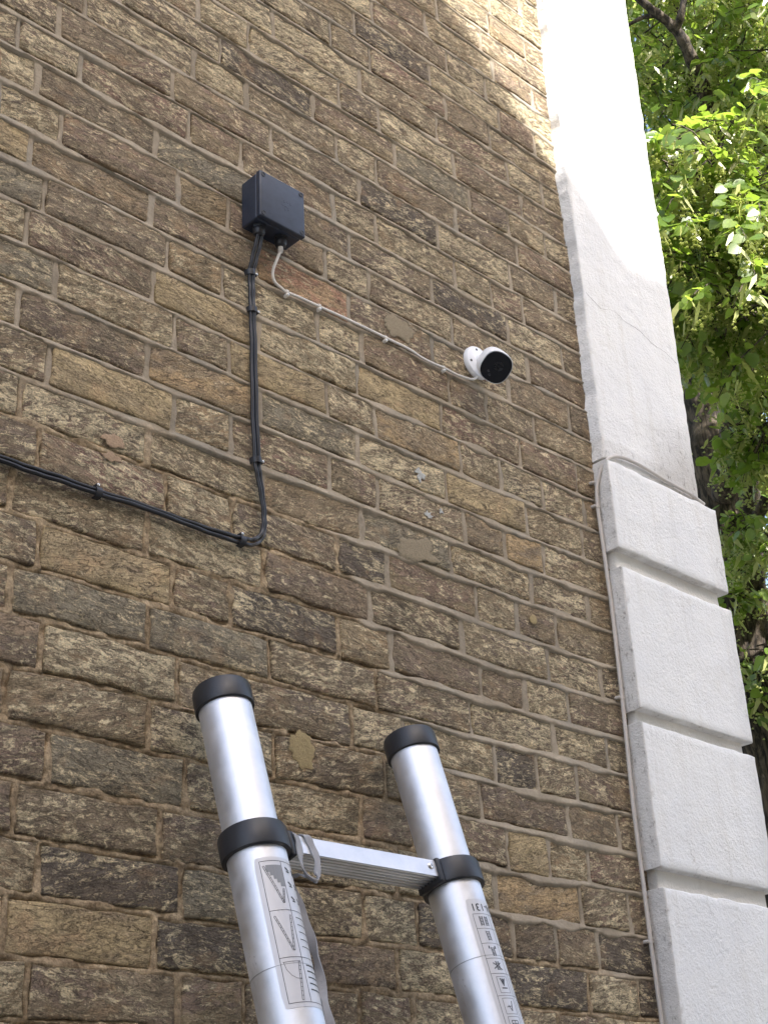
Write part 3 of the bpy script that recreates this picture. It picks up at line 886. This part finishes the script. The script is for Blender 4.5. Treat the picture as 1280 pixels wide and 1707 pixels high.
while True:
    zc -= seclen(i); i += 1
    if zc < .2: break
    rr = .0385 + .0022 * i
    xe = HX - rr - .006
    # rung: flat front, ribbed underside
    y0, y1, zt, zb_ = -.021, .021, zc + .006, zc - .022
    prof = [(y0, zt - .002), (y0 + .002, zt), (y1 - .002, zt), (y1, zt - .002), (y1, zb_)]
    n_ = 6
    for q in range(n_):
        ya = y1 - (y1 - y0) * (q + .12) / n_; yb = y1 - (y1 - y0) * (q + .5) / n_; yc_ = y1 - (y1 - y0) * (q + .62) / n_; yd = y1 - (y1 - y0) * (q + 1) / n_
        prof += [(ya, zb_), (yb, zb_), (yc_, zb_ + .0022), (yd - .0003 + .0006, zb_ + .0022)]
    prof += [(y0, zb_ + .0005)]
    v = [(x, a, b) for x in (-xe, xe) for a, b in prof]; n_ = len(prof)
    f = [(k, (k + 1) % n_, n_ + (k + 1) % n_, n_ + k) for k in range(n_)] + [tuple(range(n_)), tuple(range(2 * n_ - 1, n_ - 1, -1))]
    rg = MB().add(v, f).build('rung', lad, M_ALU)
    bm = bmesh.new(); bm.from_mesh(rg.data); bmesh.ops.recalc_face_normals(bm, faces=bm.faces); bm.to_mesh(rg.data); bm.free()
    for s_ in (-1, 1):
        rv = MB().lathe([(.0052, 0), (.0052, .0012), (.0040, .0022), (.0022, .0024), (.0018, .0012)], 16).build('rivet', rg, M_STEEL, mtx=Matrix.Translation((s_ * (xe - .016), y0, zc - .006)) @ Matrix.Rotation(R(90), 4, 'X'))
        autosmooth(rv, 40)

# machined ring lines on the second tubes, printed labels
R2 = .0385 + .0022
Z1 = LEN - .243
for sgn in (-1, 1):
    rg = MB().lathe([(R2 - .001, -.0006), (R2 + .0005, -.0005), (R2 + .0005, .0004), (R2 - .001, .0005)], 56).build('ring_line', stiles[1 if sgn < 0 else 3], mat_plain('ring_line_shadow', (.35, .36, .38, 1), .4, .6), (0, 0, Z1 - (.196 if sgn < 0 else .150)))
def cyl(phi, z, r_): # phi measured from the front (-y) towards -x
    return (-r_ * math.sin(phi), -r_ * math.cos(phi), z)
def label_patch(stile, name, w, ztop, zbot, phi_left, rad_c=.006):
    n, k = 26, 12
    v = []; f = []
    half = w / R2
    for i in range(n + 1):
        for j in range(k + 1):
            u = i / n; q = j / k
            z = zbot + (ztop - zbot) * q
            v.append((u * w, z))
    # rounded corners: pull the outline in
    pts = []
    for (u, z) in v:
        du = min(u, w - u); dz = min(z - zbot, ztop - z)
        if du < rad_c and dz < rad_c:
            cx_ = rad_c if u < w / 2 else w - rad_c; cz_ = zbot + rad_c if z < (zbot + ztop) / 2 else ztop - rad_c
            d_ = Vector((u - cx_, z - cz_)); L_ = max(abs(d_.x), abs(d_.y))
            if d_.length > 0: d_ = d_.normalized() * L_
            u, z = cx_ + d_.x, cz_ + d_.y
        pts.append(cyl(phi_left - u / R2, z, R2 + .0004))
    for i in range(n):
        for j in range(k):
            a = i * (k + 1) + j
            f.append((a, a + k + 1, a + k + 2, a + 1))
    return link(name, mesh(name, pts, f), stile, M_LABEL, None, True)
class Print:
    """flat print laid on the tube: coordinates in metres from the label's top left corner"""
    def __init__(s, phi, ztop): s.phi = phi; s.z = ztop; s.m = MB()
    def P(s, u, w, e=.0007): return cyl(s.phi - u / R2, s.z - w, R2 + e)
    def line(s, a, b, t=.0005):
        t = t * 1.5
        a = Vector(a); b = Vector(b); d = (b - a); L = d.length; d.normalize(); n_ = Vector((-d.y, d.x)) * t / 2
        k = max(1, int(L / .003)); v = []; f = []
        for i in range(k + 1):
            p = a + d * (L * i / k)
            v += [s.P(p.x + n_.x, p.y + n_.y), s.P(p.x - n_.x, p.y - n_.y)]
        for i in range(k): f.append((2 * i, 2 * i + 1, 2 * i + 3, 2 * i + 2))
        s.m.add(v, f); return s
    def poly(s, pts, t=.0005, close=False):
        if close: pts = list(pts) + [pts[0]]
        for a, b in zip(pts[:-1], pts[1:]): s.line(a, b, t)
        return s
    def fill(s, x0, x1, y0, y1):
        return s.line(((x0 + x1) / 2, y0), ((x0 + x1) / 2, y1), x1 - x0)
    def rect(s, x0, x1, y0, y1, t=.0005): return s.poly([(x0, y0), (x1, y0), (x1, y1), (x0, y1)], t, True)
    def done(s, name, parent, mat):
        o = s.m.build(name, parent, mat)
        bm = bmesh.new(); bm.from_mesh(o.data); bm.normal_update()
        for f_ in bm.faces:
            c_ = f_.calc_center_median()
            if f_.normal.dot(Vector((c_.x, c_.y, 0))) < 0: f_.normal_flip()
        bm.to_mesh(o.data); bm.free()
        return o

# left label: three drawings of the ladder with a column of writing
sl = stiles[1]
phl = R(51); zt = Z1 - .048
LW, LH = .082, .205
lb = label_patch(sl, 'instruction_label', LW, zt, zt - LH, phl)
p = Print(phl, zt)
x0, x1, x2 = .007, .037, .076
p.rect(x0, x1, .006, LH - .006); p.line((x1, .006), (x2, .006)); p.line((x2, .006), (x2, LH - .006)); p.line((x1, LH - .006), (x2, LH - .006))
h1, h2 = .076, .140
p.line((x0, h1), (x2, h1)); p.line((x0, h2), (x2, h2))
def rail(a, b, w=.0022):
    a = Vector(a); b = Vector(b); d = (b - a).normalized(); n_ = Vector((-d.y, d.x)) * w / 2
    p.poly([a + n_, b + n_, b - n_, a - n_], .0004, True)
    for i in range(1, 9): c_ = a + (b - a) * i / 9; p.line(c_ - n_, c_ + n_, .0004)
rail((.011, .013), (.029, .066)); rail((.033, .046), (.029, .066))
rail((.012, .084), (.028, .131)); rail((.034, .083), (.029, .131))
rail((.032, .146), (.026, .196), .0026)
arc = [(.012 + .020 * math.sin(a), .146 + .022 * (1 - math.cos(a)) * 1.0) for a in np.linspace(0, 1.2, 9)]
p.poly([(.011, .146), (.013, .156), (.018, .164), (.024, .168), (.031, .169)], .0004); p.line((.010, .146), (.034, .1455), .0004)
p.done('line_drawing', lb, M_INK)
p = Print(phl, zt)
for i in range(5): p.fill(.0150 + i * .0040, .0190 + i * .0040 + .0001, .012, .022 + i * .0052)
p.done('house_drawing', lb, M_INKG)
p = Print(phl, zt)
for i in range(3):
    yy = .014 + i * .021
    for q in range(2):
        xx = .043 + q * .013 + random.uniform(0, .003)
        p.line((xx, yy), (xx + .006, yy + .004), .0016); p.line((xx + .001, yy + .006), (xx + .007, yy + .006), .0012)
for i in range(5):
    p.line((.043, .085 + i * .010), (.072, .085 + i * .010), .0007)
for i in range(5): p.line((.042, .150 + i * .008), (.070 - .004 * (i % 3), .150 + i * .008), .0011)
p.done('writing', lb, M_INKD)

# right label: standard number printed upside down, then rows of pictograms
sr = stiles[3]
phr = R(37); zr = Z1 - .062
RW, RH = .082, .235
lr = label_patch(sr, 'safety_label', RW, zr, zr - RH, phr)
p = Print(phr, zr)
rows_ = [.024, .047, .070, .093, .116, .149]
for y in rows_: p.line((.006, y), (.078, y), .0004)
p.line((.006, .024), (.006, RH - .006), .0004); p.line((.036, .024), (.036, RH - .006), .0004); p.line((.078, .024), (.078, RH - .006), .0004)
def picto(cx_, y0_, s_, kind):
    X = lambda a, b: (cx_ + a * s_, y0_ + b * s_)
    if kind == 0:
        for d_ in (-.3, .3):
            p.line(X(d_ - .16, -.5), X(d_ - .16, .5), .0009); p.line(X(d_ + .16, -.5), X(d_ + .16, .5), .0009)
            for q in range(6): p.line(X(d_ - .16, -.4 + q * .16), X(d_ + .16, -.4 + q * .16), .0007)
    elif kind == 1:
        p.line(X(-.2, -.5), X(-.1, .5), .0008); p.line(X(.2, -.5), X(.25, .5), .0008)
        for q in range(6): p.line(X(-.2, -.4 + q * .16), X(.25, -.4 + q * .16), .0006)
    elif kind == 2:
        picto(cx_, y0_ + .1 * s_, s_ * .9, 1); p.fill(*[cx_ - .3 * s_, cx_ + .3 * s_], y0_ - .5 * s_, y0_ - .2 * s_)
    elif kind == 3:
        picto(cx_, y0_, s_ * .9, 1); p.line(X(-.5, -.3), X(.5, .4), .0009); p.line(X(-.5, .3), X(.4, -.3), .0009)
    elif kind == 4:
        p.line(X(-.3, -.5), X(0, .3), .0012); p.line(X(.3, -.5), X(0, .3), .0012); p.line(X(-.05, -.5), X(0, .3), .0010); p.line(X(.1, -.4), X(.0, .4), .0010)
        p.line(X(-.35, .62), X(.4, .62), .0012)
    elif kind == 5:
        p.line(X(.3, -.5), X(.1, .5), .0009); p.line(X(-.4, .1), X(.2, .0), .0007); p.line(X(.1, .5), X(-.2, -.1), .0007)
    else:
        p.poly([X(-.35, -.4), X(.35, -.4), X(.35, .1), X(.1, .4), X(-.2, .4), X(-.35, .1)], .0007, True); p.line(X(-.35, -.1), X(.35, -.1), .0006); p.line(X(0, -.4), X(0, .4), .0006)
for i, (y, kd) in enumerate(zip((.0355, .0585, .0815, .1045), (0, 1, 2, 3))):
    picto(.022, y, .015, kd); picto(.056, y, .013, (kd + 2) % 4)
p.rect(.013, .031, .121, .145, .0004); picto(.022, .130, .013, 4); p.rect(.042, .062, .121, .145, .0004); picto(.052, .131, .012, 5)
for i in range(3):
    y = .153 + i * .027
    p.rect(.012, .032, y, y + .023, .0004); picto(.022, y + .0115, .015, 5 + i % 2 if i != 2 else 4); p.rect(.042, .062, y, y + .023, .0004); picto(.052, y + .0115, .014, 6 - i % 2)
p.done('pictograms', lr, M_INK)
def tube_text(txt, size, u, w, phi, ztop, parent, mat, flip):
    cu = bpy.data.curves.new('standard_number', 'FONT'); cu.body = txt; cu.size = size
    to = bpy.data.objects.new('standard_number', cu); COL.objects.link(to)
    bpy.context.view_layer.update()
    me = bpy.data.meshes.new_from_object(to.evaluated_get(bpy.context.evaluated_depsgraph_get()))
    bpy.data.objects.remove(to)
    xs_ = [v.co.x for v in me.vertices]; mx = max(xs_)
    for v in me.vertices:
        a, b = v.co.x, v.co.y
        if flip: a, b = mx - a, -b + size * .7
        v.co = cyl(phi - (u + a) / R2, ztop - (w + size * .7 - b), R2 + .0008)
    me.name = 'standard_number'
    return link('standard_number', me, parent, mat)
tube_text('EN-131', .0165, .009, .008, phr, zr, lr, M_INKD, True)

# strap hung over the top rung
sp = empty('webbing_strap', (-.99, -.16, 2.0))
tag(sp, 'grey webbing strap looped over the ladder rung beside the labelled stile', 'strap')
LM = Matrix.Translation(base) @ Matrix.Rotation(-R(90 - TILT), 4, 'X')
SO = Vector(sp.location)
def ribbon(pts, wdir, w, name):
    pts = spline(pts, 7); v = []; f = []; th = .0009
    n = len(pts)
    for i, q in enumerate(pts):
        t = (pts[min(i + 1, n - 1)] - pts[max(i - 1, 0)]).normalized()
        a = i / (n - 1) * (len(wdir) - 1); k = min(int(a), len(wdir) - 2)
        wd = Vector(wdir[k]).lerp(Vector(wdir[k + 1]), a - k)
        wd = (wd - t * wd.dot(t)).normalized(); nn = t.cross(wd)
        ww = w * (1 + .12 * math.sin(i * .8))
        for (s1, s2) in ((-1, -1), (1, -1), (1, 1), (-1, 1)):
            v.append((LM @ (q + wd * ww / 2 * s1 + nn * th * s2)) - SO)
    for i in range(n - 1):
        for k in range(4): f.append((4 * i + k, 4 * i + (k + 1) % 4, 4 * i + 4 + (k + 1) % 4, 4 * i + 4 + k))
    f += [(3, 2, 1, 0), tuple(4 * n - 4 + k for k in range(4))]
    return autosmooth(MB().add(v, f).build(name, sp, M_STRAP), 50)
zr1 = LEN - .235
xs0 = -HX + .066
# band over the rung, in front and behind
ribbon([(xs0 + .014, -.0235, zr1 - .064), (xs0 + .020, -.0245, zr1 - .040), (xs0 + .017, -.0236, zr1 - .018), (xs0 + .011, -.0232, zr1 - .003), (xs0 + .008, -.012, zr1 + .0005), (xs0 + .004, .012, zr1 + .0005), (xs0, .0235, zr1 - .006), (xs0 - .004, .024, zr1 - .03), (xs0 - .004, .010, zr1 - .05), (xs0 - .006, -.012, zr1 - .058), (xs0 - .004, -.022, zr1 - .068)],
       [(1, .1, 0), (.9, -.3, 0), (1, 0, 0), (1, 0, 0), (1, 0, 0), (1, .2, 0)], .010, 'loop')
ribbon([(xs0 + .014, -.0235, zr1 - .064), (xs0 + .006, -.027, zr1 - .073), (xs0 - .008, -.026, zr1 - .066), (xs0 - .012, -.0255, zr1 - .046), (xs0 - .008, -.0250, zr1 - .020), (xs0 - .010, -.0240, zr1 - .004), (xs0 - .012, -.012, zr1 + .0015), (xs0 - .010, .012, zr1 + .0015), (xs0 - .012, .0245, zr1 - .008), (xs0 - .012, .0255, zr1 - .04)],
       [(.7, .6, .2), (.3, .8, .3), (1, .2, 0), (.9, .4, 0), (1, .1, 0), (1, 0, 0)], .012, 'knot')
ribbon([(xs0 - .004, .0245, zr1 - .02), (xs0 - .001, .012, zr1 - .07), (xs0, .004, zr1 - .12), (xs0 + .003, .002, zr1 - .17), (xs0 + .002, .004, zr1 - .23), (xs0 + .008, .006, zr1 - .30), (xs0 + .006, .004, zr1 - .42), (xs0 + .010, .004, zr1 - .56)],
       [(1, -.5, 0), (1, -.3, 0), (.9, -.7, 0), (-.2, -.9, 0), (.9, .1, 0), (.2, -.9, 0), (1, .3, 0), (1, -.4, 0)], .013, 'tail')

# ------------------------------------------------------------------ unseen house behind the camera, its roof line shaped to cast the wall's shade
HY = -5.6
t_ = (-HY) / -SUN.y
off = SUN * t_
nh = empty('shading_house', (-3, HY - 3, 0))
tag(nh, 'unseen yellow brick house with slate gable, shaped to shade the wall', 'house')
NO = Vector(nh.location)
vx, vz = .20 + off.x, 3.68 + off.z              # roof valley, set sunward of the kink wanted in the shadow edge
rz_ = vz + 1.0; rx_ = vx - 1.0 / .97
prof = [(-9.0, 0), (-9.0, rz_ - (rx_ + 9.0) * .97 if rz_ - (rx_ + 9.0) * .97 > 3 else 5.2), (rx_, rz_), (vx, vz), (vx + 4.6, vz + .75), (vx + 4.6, 0)]
n = len(prof)
v = [(x - NO.x, y - NO.y, z) for y in (HY, HY - 6) for x, z in prof]
f = [tuple(range(n)), tuple(range(2 * n - 1, n - 1, -1))] + [(k, n + k, n + (k + 1) % n, (k + 1) % n) for k in (0, 4)]
MB().add(v, f).build('wall', nh, M_HBRICK)
for k, nm in ((1, 'roof'), (2, 'roof'), (3, 'roof')):
    a, b = prof[k], prof[k + 1]
    q = MB()
    q.add([(p_[0] - NO.x, y - NO.y, p_[1] + dz) for dz in (0.0, -.09) for y in (HY + .0, HY - 6.1) for p_ in (a, b)],
          [(0, 1, 3, 2), (4, 6, 7, 5), (0, 4, 5, 1), (2, 3, 7, 6), (0, 2, 6, 4), (1, 5, 7, 3)]).build(nm, nh, M_SLATE)
for wx in (-7.2, -4.6, -1.9, .9, 2.6):
    for wz in (1.0, 4.0):
        fr = MB().box(wx - .5 - NO.x, wx + .5 - NO.x, HY - .02 - NO.y, HY + .03 - NO.y, wz, wz + 1.6).build('window', nh, M_GLOSSW)
        for gx in (0, 1):
            for gz in (0, 1):
                MB().box(wx - .45 + gx * .46 - NO.x, wx - .01 + gx * .46 - NO.x, HY + .02 - NO.y, HY + .036 - NO.y, wz + .06 + gz * .76, wz + .76 + gz * .76).build('pane', fr, M_PANE)

# ------------------------------------------------------------------ lime tree beyond the corner
def mat_leaf(name, c1, c2, trans):
    t = NT(name)
    pos = t.n('NewGeometry').outputs['Position']
    rnd = t.n('Attribute', attribute_name='leafrand').outputs['Fac']
    oi = t.n('ObjectInfo').outputs['Random']
    rr = t.math('FRACT', t.math('ADD', rnd, oi))
    col = t.mix(rr, c1, c2)
    col = t.scalecol(col, t.ramp(t.noise(pos, 60, 3), .3, .7, .85, 1.15))
    t.fin(col, .34, Specular_IOR_Level=.9)
    tr = t.n('BsdfTranslucent')
    t.set(tr.inputs[0], t.mix(.6, t.scalecol(col, 2.2), (.34, .46, .04, 1)))
    mx = t.n('MixShader'); mx.inputs[0].default_value = trans
    t.t.links.new(t.b.outputs[0], mx.inputs[1]); t.t.links.new(tr.outputs[0], mx.inputs[2]); t.t.links.new(mx.outputs[0], t.out.inputs[0])
    return t.m
M_LEAF = mat_leaf('lime_leaf', (.085, .155, .022, 1), (.18, .26, .048, 1), .48)
M_BRACT = mat_leaf('lime_blossom', (.30, .33, .10, 1), (.44, .43, .19, 1), .35)
def mat_bark():
    t = NT('furrowed_bark')
    oc = t.n('NewGeometry').outputs['Position']
    P = t.vmath('MULTIPLY', oc, (1, 1, .22))
    n1 = t.noise(P, 48, 6, .65, .5); n2 = t.noise(oc, 9, 4, .6)
    col = t.mix(t.step(n1, .4, .62), srgb(40, 34, 30), srgb(104, 92, 80))
    col = t.scalecol(col, t.ramp(n2, .3, .7, .75, 1.2))
    return t.fin(col, .9, nrm=t.bump(n1, 1.0, .012))
M_BARK = mat_bark()
def sight(px, py, d):
    """point d metres away towards a place in the picture (full-size pixels)"""
    v_ = RIGHT * ((px - 640) / 2452.2) + DOWN * ((py - 853.5) / 2452.2) + FWD
    return CAM + v_.normalized() * d
TB = Vector((2.98, 1.44, 0))
tree = empty('lime_tree', TB)
tag(tree, 'green lime tree in blossom behind the white corner pilaster', 'tree')
def limb(name, pts, r0, r1, n=12):
    pts = spline(pts, 6)
    N = len(pts)
    rad = [(r0 + (r1 - r0) * i / (N - 1)) * (1 + .10 * math.sin(i * 1.7 + r0 * 90) + .05 * math.sin(i * 3.1)) for i in range(N)]
    return MB().tube([q - TB for q in pts], rad, n).build(name, tree, M_BARK, smooth=True)
limb('trunk', [(2.98, 1.44, -.05), (2.97, 1.44, .5), (2.98, 1.45, 1.8), (2.96, 1.44, 3.0), (2.88, 1.41, 3.8), (2.74, 1.34, 4.4), (2.66, 1.28, 4.9)], .17, .10, 18)
BR = [[(2.66, 1.28, 4.85), (2.48, 1.10, 5.2), (2.28, .86, 5.55), (2.10, .74, 6.0), (2.0, .7, 6.6), (2.1, .8, 7.6)],
      [(2.66, 1.28, 4.8), (2.60, 1.26, 5.0), (2.50, 1.24, 5.0), (2.42, 1.24, 5.12), (2.2, 1.5, 5.6), (1.9, 1.9, 6.4)],
      [(2.74, 1.34, 4.4), (2.95, 1.3, 5.0), (3.3, 1.2, 5.9), (3.5, 1.1, 7.2)],
      [(2.88, 1.41, 3.8), (2.82, 1.25, 4.3), (2.78, 1.18, 4.7), (2.9, 1.0, 5.3), (3.0, .5, 6.0)],
      [(2.95, 1.44, 3.0), (3.4, 1.8, 3.8), (4.2, 2.1, 4.6)],
      [(2.66, 1.28, 4.9), (2.7, 1.7, 5.8), (2.8, 2.1, 7.0), (2.8, 2.2, 8.0)],
      [(2.9, 1.42, 3.6), (2.95, 1.0, 4.0), (2.75, .45, 4.4), (2.4, -.1, 4.8)],
      [sight(*q) for q in ((1200, 330, 6.3), (1190, 270, 6.2), (1178, 170, 6.15), (1150, 92, 6.1), (1126, 48, 6.1), (1085, 14, 6.1), (1040, -25, 6.1))],
      [sight(*q) for q in ((1127, 52, 6.1), (1138, 10, 6.1), (1146, -60, 6.2))],
      [sight(*q) for q in ((1100, 25, 6.1), (1072, 28, 6.1), (1040, 45, 6.1))],
      [sight(*q) for q in ((1205, 830, 6.4), (1222, 700, 6.2), (1212, 655, 6.15), (1180, 622, 6.1), (1134, 598, 6.2))],
      [sight(*q) for q in ((1262, 990, 6.4), (1252, 880, 6.3), (1240, 760, 6.2), (1246, 690, 6.2))],
      [sight(*q) for q in ((1278, 830, 6.2), (1258, 870, 6.2), (1236, 925, 6.3))]]
BRW = [(.050, .012)] + [(.070, .015)] * 6 + [(.038, .013), (.018, .008), (.012, .006), (.055, .030), (.042, .030), (.024, .03)]
for i, b_ in enumerate(BR): limb('branch', b_, BRW[i][0], BRW[i][1], 10)

def leaf_shape(ln, fold):
    """heart-shaped leaf lying in xy, tip to +x, folded on the midrib: verts, tris"""
    w = ln * .47
    out = [(0, 0), (-.10, .42), (.10, .92), (.42, 1.0), (.72, .62), (1.0, 0)]
    mid = [(0, 0), (.36, 0), (.72, 0), (1.0, 0)]
    v = [(x * ln, 0, -.06 * ln * x * x) for x, _ in mid]
    L = [(x * ln, y * w, fold * y * w - .10 * ln * max(x, 0) ** 2) for x, y in out[1:-1]]
    Rr = [(x, -y, z) for x, y, z in L]
    v = v + L + Rr      # 0-3 mid, 4-7 left, 8-11 right
    f = [(0, 1, 5, 4), (1, 2, 7, 6, 5), (2, 3, 7), (0, 8, 9, 1), (1, 9, 10, 11, 2), (2, 11, 3)]
    return np.array(v), f
PROTO = [leaf_shape(1.0, q) for q in (.10, .28, -.08)]
pm = []
for v, f in PROTO:
    me = mesh('leaf', v, f); me.materials.append(M_LEAF)
    at = me.attributes.new('leafrand', 'FLOAT', 'POINT'); at.data.foreach_set('value', [0.] * len(v))
    me.polygons.foreach_set('use_smooth', [True] * len(me.polygons))
    pm.append(me)
leaves = []; bracts = []; twigs = MB()
lr_ = random.Random(21)
# leaf masses: (centre, radius, leaf count)
mass = [(sight(*q[:3]), q[3], q[4]) for q in (
    (1200, 400, 5.3, .36, 760), (1130, 300, 5.5, .22, 340), (1110, 460, 5.6, .26, 340), (1265, 330, 5.6, .24, 420), (1275, 480, 5.2, .22, 400), (1190, 500, 5.7, .20, 260),
    (1275, 190, 6.3, .30, 420), (1090, 130, 6.6, .36, 520), (1230, 20, 6.9, .42, 600), (1060, -60, 7.0, .5, 800), (1240, -150, 6.6, .5, 800),
    (1255, 590, 5.9, .12, 130), (1262, 705, 5.6, .13, 170), (1160, 560, 6.9, .16, 130), (1265, 905, 6.0, .10, 90), (1225, 985, 6.3, .08, 50), (1275, 1120, 6.2, .14, 130), (1262, 1215, 6.8, .16, 130), (1225, 870, 5.9, .07, 40),
    (1120, 260, 8.4, .7, 800), (1240, 300, 8.8, .7, 800), (1160, 640, 8.2, .55, 600), (1290, 600, 8.4, .6, 600), (1200, 930, 8.4, .6, 800), (1290, 1000, 8.8, .6, 700), (1230, 1190, 8.4, .45, 600), (1080, 480, 8.4, .6, 600), (1120, -60, 8.6, .8, 1300), (1330, 40, 8.2, .8, 1200), (1310, 1340, 8.6, .3, 160),
    (1440, 330, 5.9, .5, 800), (1520, 800, 6.0, .5, 800), (1540, 1150, 6.3, .45, 600), (1380, 30, 6.4, .5, 700))]
CC = Vector((2.95, 1.75, 5.7)); CR = Vector((1.9, 1.7, 3.1))
k = 0
while k < 34:
    d = Vector((lr_.gauss(0, 1), lr_.gauss(0, 1), lr_.gauss(0, 1))).normalized()
    q = Vector((CC.x + d.x * CR.x, CC.y + d.y * CR.y, CC.z + d.z * CR.z))
    u, w, dist = project(q)
    if q.x < 1.3 or q.z < 2.6 or (.6 < u < 1.22 and -.25 < w < 1.1 and dist < 8): continue
    # keep the sunny side of the masses in view open
    if q.y < .7 and q.z > 4.2 and q.x < 3.4: continue
    mass.append((q, lr_.uniform(.55, .8), 700)); k += 1
for c0, rad, cnt in mass:
    got = 0
    cnt *= 1.3
    while got < cnt:
        d = Vector((lr_.gauss(0, 1), lr_.gauss(0, 1), lr_.gauss(0, 1))).normalized()
        q = c0 + d * rad * lr_.random() ** .45
        if q.x < .62: got += 3; continue
        dirn = (Vector((d.x, d.y, d.z * .35)) + Vector((lr_.gauss(0, .4), lr_.gauss(0, .4), lr_.gauss(-.3, .3)))).normalized()
        L = min(lr_.uniform(.18, .36), rad * .9)
        side = dirn.cross(Vector((0, 0, 1))).normalized()
        pts = [q + dirn * (L * s_) + Vector((0, 0, -.35 * L * s_ * s_)) for s_ in (-.6, .35, .7, 1.0)]
        twigs.tube([p_ - TB for p_ in pts], [.0035, .0028, .002, .001], 4, False)
        nl = int(L / .016)
        for i in range(nl):
            s_ = (i + .6) / nl
            b0 = q + dirn * (L * s_) + Vector((0, 0, -.35 * L * s_ * s_))
            sd = 1 if i % 2 else -1
            fw = (dirn * lr_.uniform(.2, .8) + side * sd * lr_.uniform(.5, 1.0) + Vector((0, 0, lr_.uniform(-.8, -.05)))).normalized()
            up = (Vector((-.38, -.75, .75)) + Vector((lr_.gauss(0, .55), lr_.gauss(0, .55), 0))).normalized()
            yv = up.cross(fw).normalized(); zv = fw.cross(yv)
            ln = lr_.uniform(.030, .057)
            b0 = b0 + fw * .022 + Vector((lr_.gauss(0, .012), lr_.gauss(0, .012), lr_.gauss(0, .012)))
            leaves.append((b0, fw, yv, zv, ln, lr_.randrange(3)))
            got += 1
            if lr_.random() < .6:
                bracts.append((b0 + Vector((lr_.gauss(0, .02), lr_.gauss(0, .02), -.015)), lr_.uniform(0, 6.28), lr_.uniform(.045, .08)))
# the leaves that show largest in view are objects of their own
def rank(l):
    u, w, d_ = project(l[0])
    return d_ if (.80 < u < 1.0 and 0 < w < .80 and u > .815 + (w * .11)) else 99
order = sorted(range(len(leaves)), key=lambda i: rank(leaves[i]) / leaves[i][4] * .07)
solo = set(order[:300])
V = []; RN = []; F = []; nb = 0
for i, (b0, fw, yv, zv, ln, kd) in enumerate(leaves):
    if i in solo:
        o = bpy.data.objects.new('leaf', pm[kd]); COL.objects.link(o); o.parent = tree
        mm = Matrix((fw * ln, yv * ln, zv * ln)).transposed().to_4x4(); mm.translation = b0 - TB
        o.matrix_local = mm
        continue
    v = PROTO[kd][0] * ln
    w_ = v[:, :1] * np.array(fw) + v[:, 1:2] * np.array(yv) + v[:, 2:] * np.array(zv) + np.array(b0 - TB)
    V.append(w_); F += [tuple(k + nb for k in q) for q in PROTO[kd][1]]; nb += len(v); RN.append(np.full(len(v), lr_.random()))
V = np.concatenate(V)
me = bpy.data.meshes.new('crown'); me.from_pydata(V.tolist(), [], F); me.update()
at = me.attributes.new('leafrand', 'FLOAT', 'POINT'); at.data.foreach_set('value', np.concatenate(RN).astype(np.float32))
tag(link('crown', me, tree, M_LEAF, None, True), kind='stuff')
tag(twigs.build('twigs', tree, M_BARK), kind='stuff')
bb = MB()
for b0, a, ln in bracts:
    ex = Vector((math.cos(a) * .5, math.sin(a) * .5, -.85)).normalized(); ey = ex.cross(Vector((math.sin(a), -math.cos(a), .3))).normalized()
    p_ = b0 - TB; w_ = ln * .13
    bb.add([p_, p_ + ex * ln * .35 + ey * w_, p_ + ex * ln + ey * w_ * .3, p_ + ex * ln - ey * w_ * .3, p_ + ex * ln * .35 - ey * w_], [(0, 1, 2, 3, 4)])
    for k in range(6):
        c_ = p_ + ex * ln * .7 + Vector((lr_.gauss(0, .013), lr_.gauss(0, .013), lr_.uniform(-.045, -.015)))
        r_ = .0058
        bb.add([c_ + Vector((r_, 0, 0)), c_ + Vector((-r_, r_, 0)), c_ + Vector((-r_, -r_, 0)), c_ + Vector((0, 0, r_ * 1.4))], [(0, 1, 3), (1, 2, 3), (2, 0, 3)])
tag(bb.build('blossom', tree, M_BRACT), kind='stuff')
print('bricks shown', len(shown), 'outer', len(rest), 'leaves', len(leaves), 'bracts', len(bracts))
